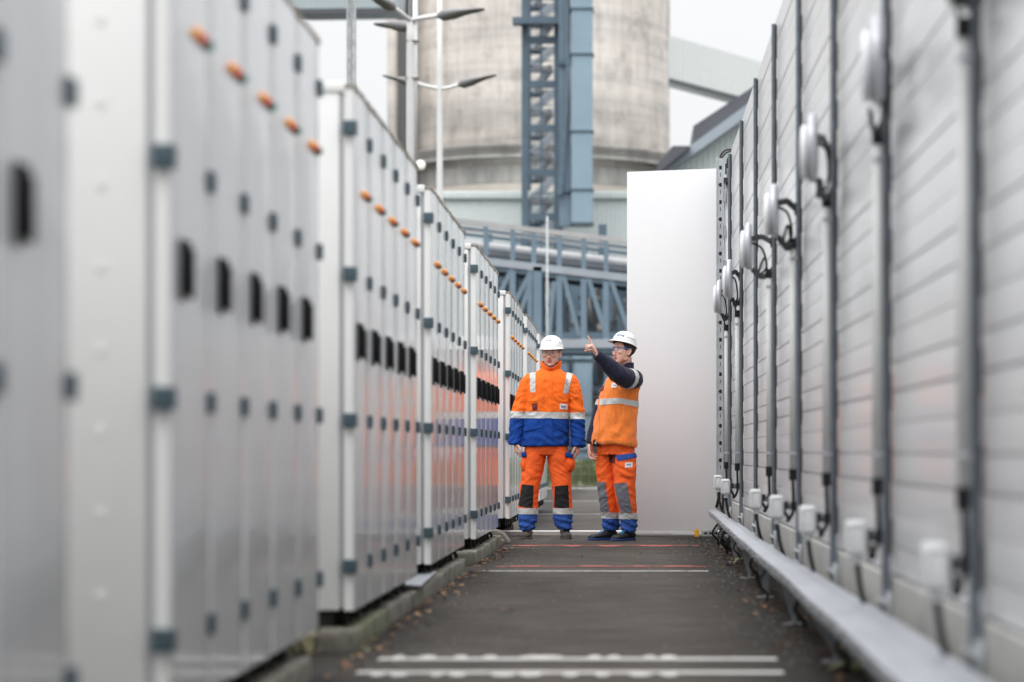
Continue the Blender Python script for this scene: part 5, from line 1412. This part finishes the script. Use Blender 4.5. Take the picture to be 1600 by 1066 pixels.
sl.materials.append(M['navy']); slo = bpy.data.objects.new('fleece_jacket', sl); C.objects.link(slo); slo.parent = man2; sl.shade_smooth()
# cuff, arm band and collar
b = MB(); fr = frames([WR-d1*.035, WR-d1*.02, WR+d1*.012, WR+d1*.018]); loft(b.bm, fr, [(.0485,)*2,(.050,)*2,(.048,)*2,(.042,)*2], 28); b.build('cuff', 'navy', slo, smooth=True)
def band(me, c, n, wdt, name, m, parent, rmax, off=.0022):
    n = Vector(n).normalized(); c = Vector(c); bm = bmesh.new(); bm.from_mesh(me)
    bmesh.ops.delete(bm, geom=[v for v in bm.verts if (v.co-c).length > rmax], context='VERTS')
    for s_ in (-1,1): bmesh.ops.bisect_plane(bm, geom=bm.verts[:]+bm.edges[:]+bm.faces[:], dist=1e-6, plane_co=c+n*s_*wdt/2, plane_no=n*s_, clear_outer=True)
    bm.normal_update(); nn = [(v, v.normal.copy()) for v in bm.verts]
    for v, q in nn: v.co += q*off
    ret = bmesh.ops.extrude_face_region(bm, geom=bm.faces[:]); nv = [g_ for g_ in ret['geom'] if isinstance(g_, bmesh.types.BMVert)]
    bm.normal_update()
    for v in nv: v.co += v.normal*.0016
    for f in bm.faces: f.material_index = 0
    m2 = bpy.data.meshes.new(name); bm.to_mesh(m2); bm.free(); m2.materials.clear(); return link(name, m2, m, parent, smooth=True)
band(sl, SH.lerp(EL,.42)+Vector((.012,-.01,-.01)), EL-SH+Vector((.03,.0,0)), .055, 'reflective_band', 'reflect', slo, .16)
band(sl, A2[0].lerp(A2[1],.74)+Vector((-.01,.01,0)), (-.25,0,-1), .052, 'reflective_band', 'reflect', slo, .11)
collar(slo, 'collar', (.100,.015,1.575), (.103,.012,1.645), .080, .079, 'navy', .035, (-.7,-.7,0))
# vest
bm = bmesh.new()
rings_body(bm, [(-.006,.0,.895,.228,.170,wd),(-.006,.0,.92,.236,.178,wd),(.0,.0,1.00,.230,.172,wd),(.012,.0,1.10,.218,.165,wd),(.026,.0,1.20,.206,.158,wd),(.042,.0,1.30,.200,.152,wd),(.058,.0,1.40,.198,.140,wd),(.078,.0,1.475,.190,.122,wd),(.092,.0,1.530,.160,.102,wd),(.098,.004,1.562,.118,.090,wd)], 52, 2.15)
vs_ = solid(bm, .0065, 5, 'vest')
wrinkle(vs_, .0078, lambda p: (1.0 if p.z < 1.45 else .4, -.35), 8)
for v, N_ in norms(vs_):
    p = v.co; q = p.x*.707-p.y*.707
    v.co += N_*.006*math.sin(q*52+p.z*20)*math.exp(-((p.z-1.27)/.16)**2)
    v.co += N_*.005*math.sin(p.x*40-p.z*30)*math.exp(-((p.z-.98)/.09)**2)
    if p.z < .93: v.co.z -= .030*max(0, p.x)/.17
vs_.materials.append(M['fleece'])
vo = bpy.data.objects.new('vest', vs_); C.objects.link(vo); vo.parent = man2; vs_.shade_smooth()
U_ = lambda x, y: ((x/5.33+760-960)/169.0, CH-(y/5.33+500-706)/169.0)
PU = lambda *pts: [U_(x,y) for x, y in pts]
lift(vs_, PU((900,660),(1110,655),(1110,700),(900,715)), 'reflective_band', 'reflect', vo, .0022, .0016, None, cond=lambda c: True)
lift(vs_, PU((1110,655),(1330,690),(1330,742),(1110,700)), 'reflective_band', 'reflect', vo, .0022, .0016, None)
lift(vs_, PU((958,556),(975,558),(1012,468),(985,462)), 'reflective_stripe', 'reflect', vo, .0022, .0016)
lift(vs_, PU((1262,690),(1285,690),(1330,500),(1285,500)), 'reflective_stripe', 'reflect', vo, .0022, .0016, lim=-.5)
lift(vs_, PU((1045,565),(1050,530),(1090,538),(1084,572)), 'logo_patch', 'patch_white', vo, .0042, .0015)
lift(vs_, PU((945,600),(950,560),(985,545),(978,580)), 'name_patch', 'patch_dark', vo, .0042, .0012)
lift(vs_, PU((935,470),(945,470),(945,985),(930,985)), 'zip', 'fleece', vo, .001, .003)
lift(vs_, PU((1042,735),(1062,735),(1090,855),(1068,862)), 'pocket_welt', 'fleece', vo, .002, .004)
lift(vs_, PU((850,1000),(1260,1000),(1260,1060),(850,1060)), 'hem', 'fleece', vo, .001, .005, None)
logo(bvh(vs_), *U_(1068,551), .017, vo, off=.0078)
b = MB(); Q = Matrix.Translation((.118,-.085,1.555))
b.tube([(.045,-.085,1.595),(.085,-.080,1.590),(.135,-.075,1.575),(.190,-.060,1.545),(.222,-.05,1.49)], [.010,.011,.012,.012,.010], 10, True, True); b.build('armhole_edge', 'fleece', vo, smooth=True)
# trousers
bm = bmesh.new()
rings_body(bm, [(.012,.0,.79,.17,.14,wd),(.012,.0,.86,.190,.148,wd),(.010,.0,.96,.185,.14,wd)], 40, 2.1)
limb(bm, [(-.055,.06,.88),(-.062,.07,.76),(-.068,.08,.64),(-.066,.08,.52),(-.058,.09,.40),(-.046,.11,.30),(-.038,.13,.22),(-.036,.15,.12),(-.034,.152,.085)], [(.100,.105),(.105,.115),(.098,.108),(.090,.100),(.084,.094),(.080,.090),(.078,.090),(.078,.088),(.070,.082)], 28)
limb(bm, [(.080,-.04,.88),(.088,-.05,.76),(.092,-.06,.64),(.093,-.065,.52),(.104,-.055,.40),(.120,-.035,.30),(.128,-.02,.22),(.134,-.01,.12),(.135,-.005,.085)], [(.105,.110),(.108,.118),(.104,.112),(.100,.105),(.094,.098),(.086,.092),(.084,.092),(.076,.088),(.068,.080)], 28)
t2 = solid(bm, .0065, 4, 'trousers')
wrinkle(t2, .0062, lambda p: (1.7 if p.z < .2 else (1.2 if .6 < p.z < .85 else .95), 1.0 if p.z < .2 else .4), 9)
for v, N_ in norms(t2):
    p = v.co; v.co += N_*.006*math.sin(p.z*90+p.x*40)*math.exp(-((p.z-.14)/.07)**2)+N_*.007*max(0,noise.noise(p*6)+.15)*math.sin(p.z*52-p.x*45+4*noise.noise(p*5))*math.exp(-((p.z-.56)/.12)**2)
for m_ in ('orange2','blue2'): t2.materials.append(M[m_])
zone(t2, [(-.6,0),(.6,0),(.6,.205),(-.6,.205)], 1)
to = bpy.data.objects.new('trousers', t2); C.objects.link(to); to.parent = man2; t2.shade_smooth()
lift(t2, [(-.5,.204),(.5,.195),(.5,.252),(-.5,.262)], 'reflective_band', 'reflect', to, .0022, .0016, None)
X_ = lambda x, y: ((x/5.33+760-960)/169.0, CH-(y/5.33+680-706)/169.0)
PXX = lambda *pts: [X_(x,y) for x, y in pts]
near = lambda c: c.x > .012
lift(t2, PXX((915,392),(990,390),(1022,642),(945,640)), 'knee_pad', 'knee_grey', to, .0025, .004, cond=lambda c: c.y > -.03)
lift(t2, PXX((1066,402),(1168,394),(1214,640),(1125,650)), 'knee_pad', 'knee_grey', to, .0025, .004)
lift(t2, PXX((1085,168),(1232,150),(1246,186),(1100,214)), 'pocket_flap', 'blue2', to, .008, .006)
lift(t2, PXX((1100,214),(1240,196),(1236,335),(1190,350),(1112,330)), 'cargo_pocket', 'orange2', to, .003, .007, cond=lambda c: c.y < .02)
lift(t2, PXX((1018,155),(1076,164),(1072,232),(1024,226)), 'name_patch', 'patch_dark', to, .003, .0012)
lift(t2, PXX((1152,230),(1208,222),(1210,268),(1155,272)), 'logo_patch', 'patch_white', to, .0115, .0012)
logo(bvh(t2), *X_(1181,247), .0205, to, off=.0145)
q = Matrix.Translation((-.165,-.075,.905)) @ Matrix.Rotation(R(-30), 4, 'Z')
b = MB(); b.box(-.028,.028,-.018,.018,-.038,.030,.008,q,3); o = b.build('belt_pouch', 'black', man2, angle=40)
b = MB(); b.box(-.006,.010,-.0195,-.0185,-.012,.004,0,q); b.build('pouch_badge', 'helmet_strip', o)
shoe(man2, (.012,.19,0), (-.235,-.005,0), 'boot_black', 'sole_blue', laces='lace_blue')
shoe(man2, (.172,.055,0), (-.012,-.185,0), 'boot_black', 'sole_blue', laces='lace_blue')
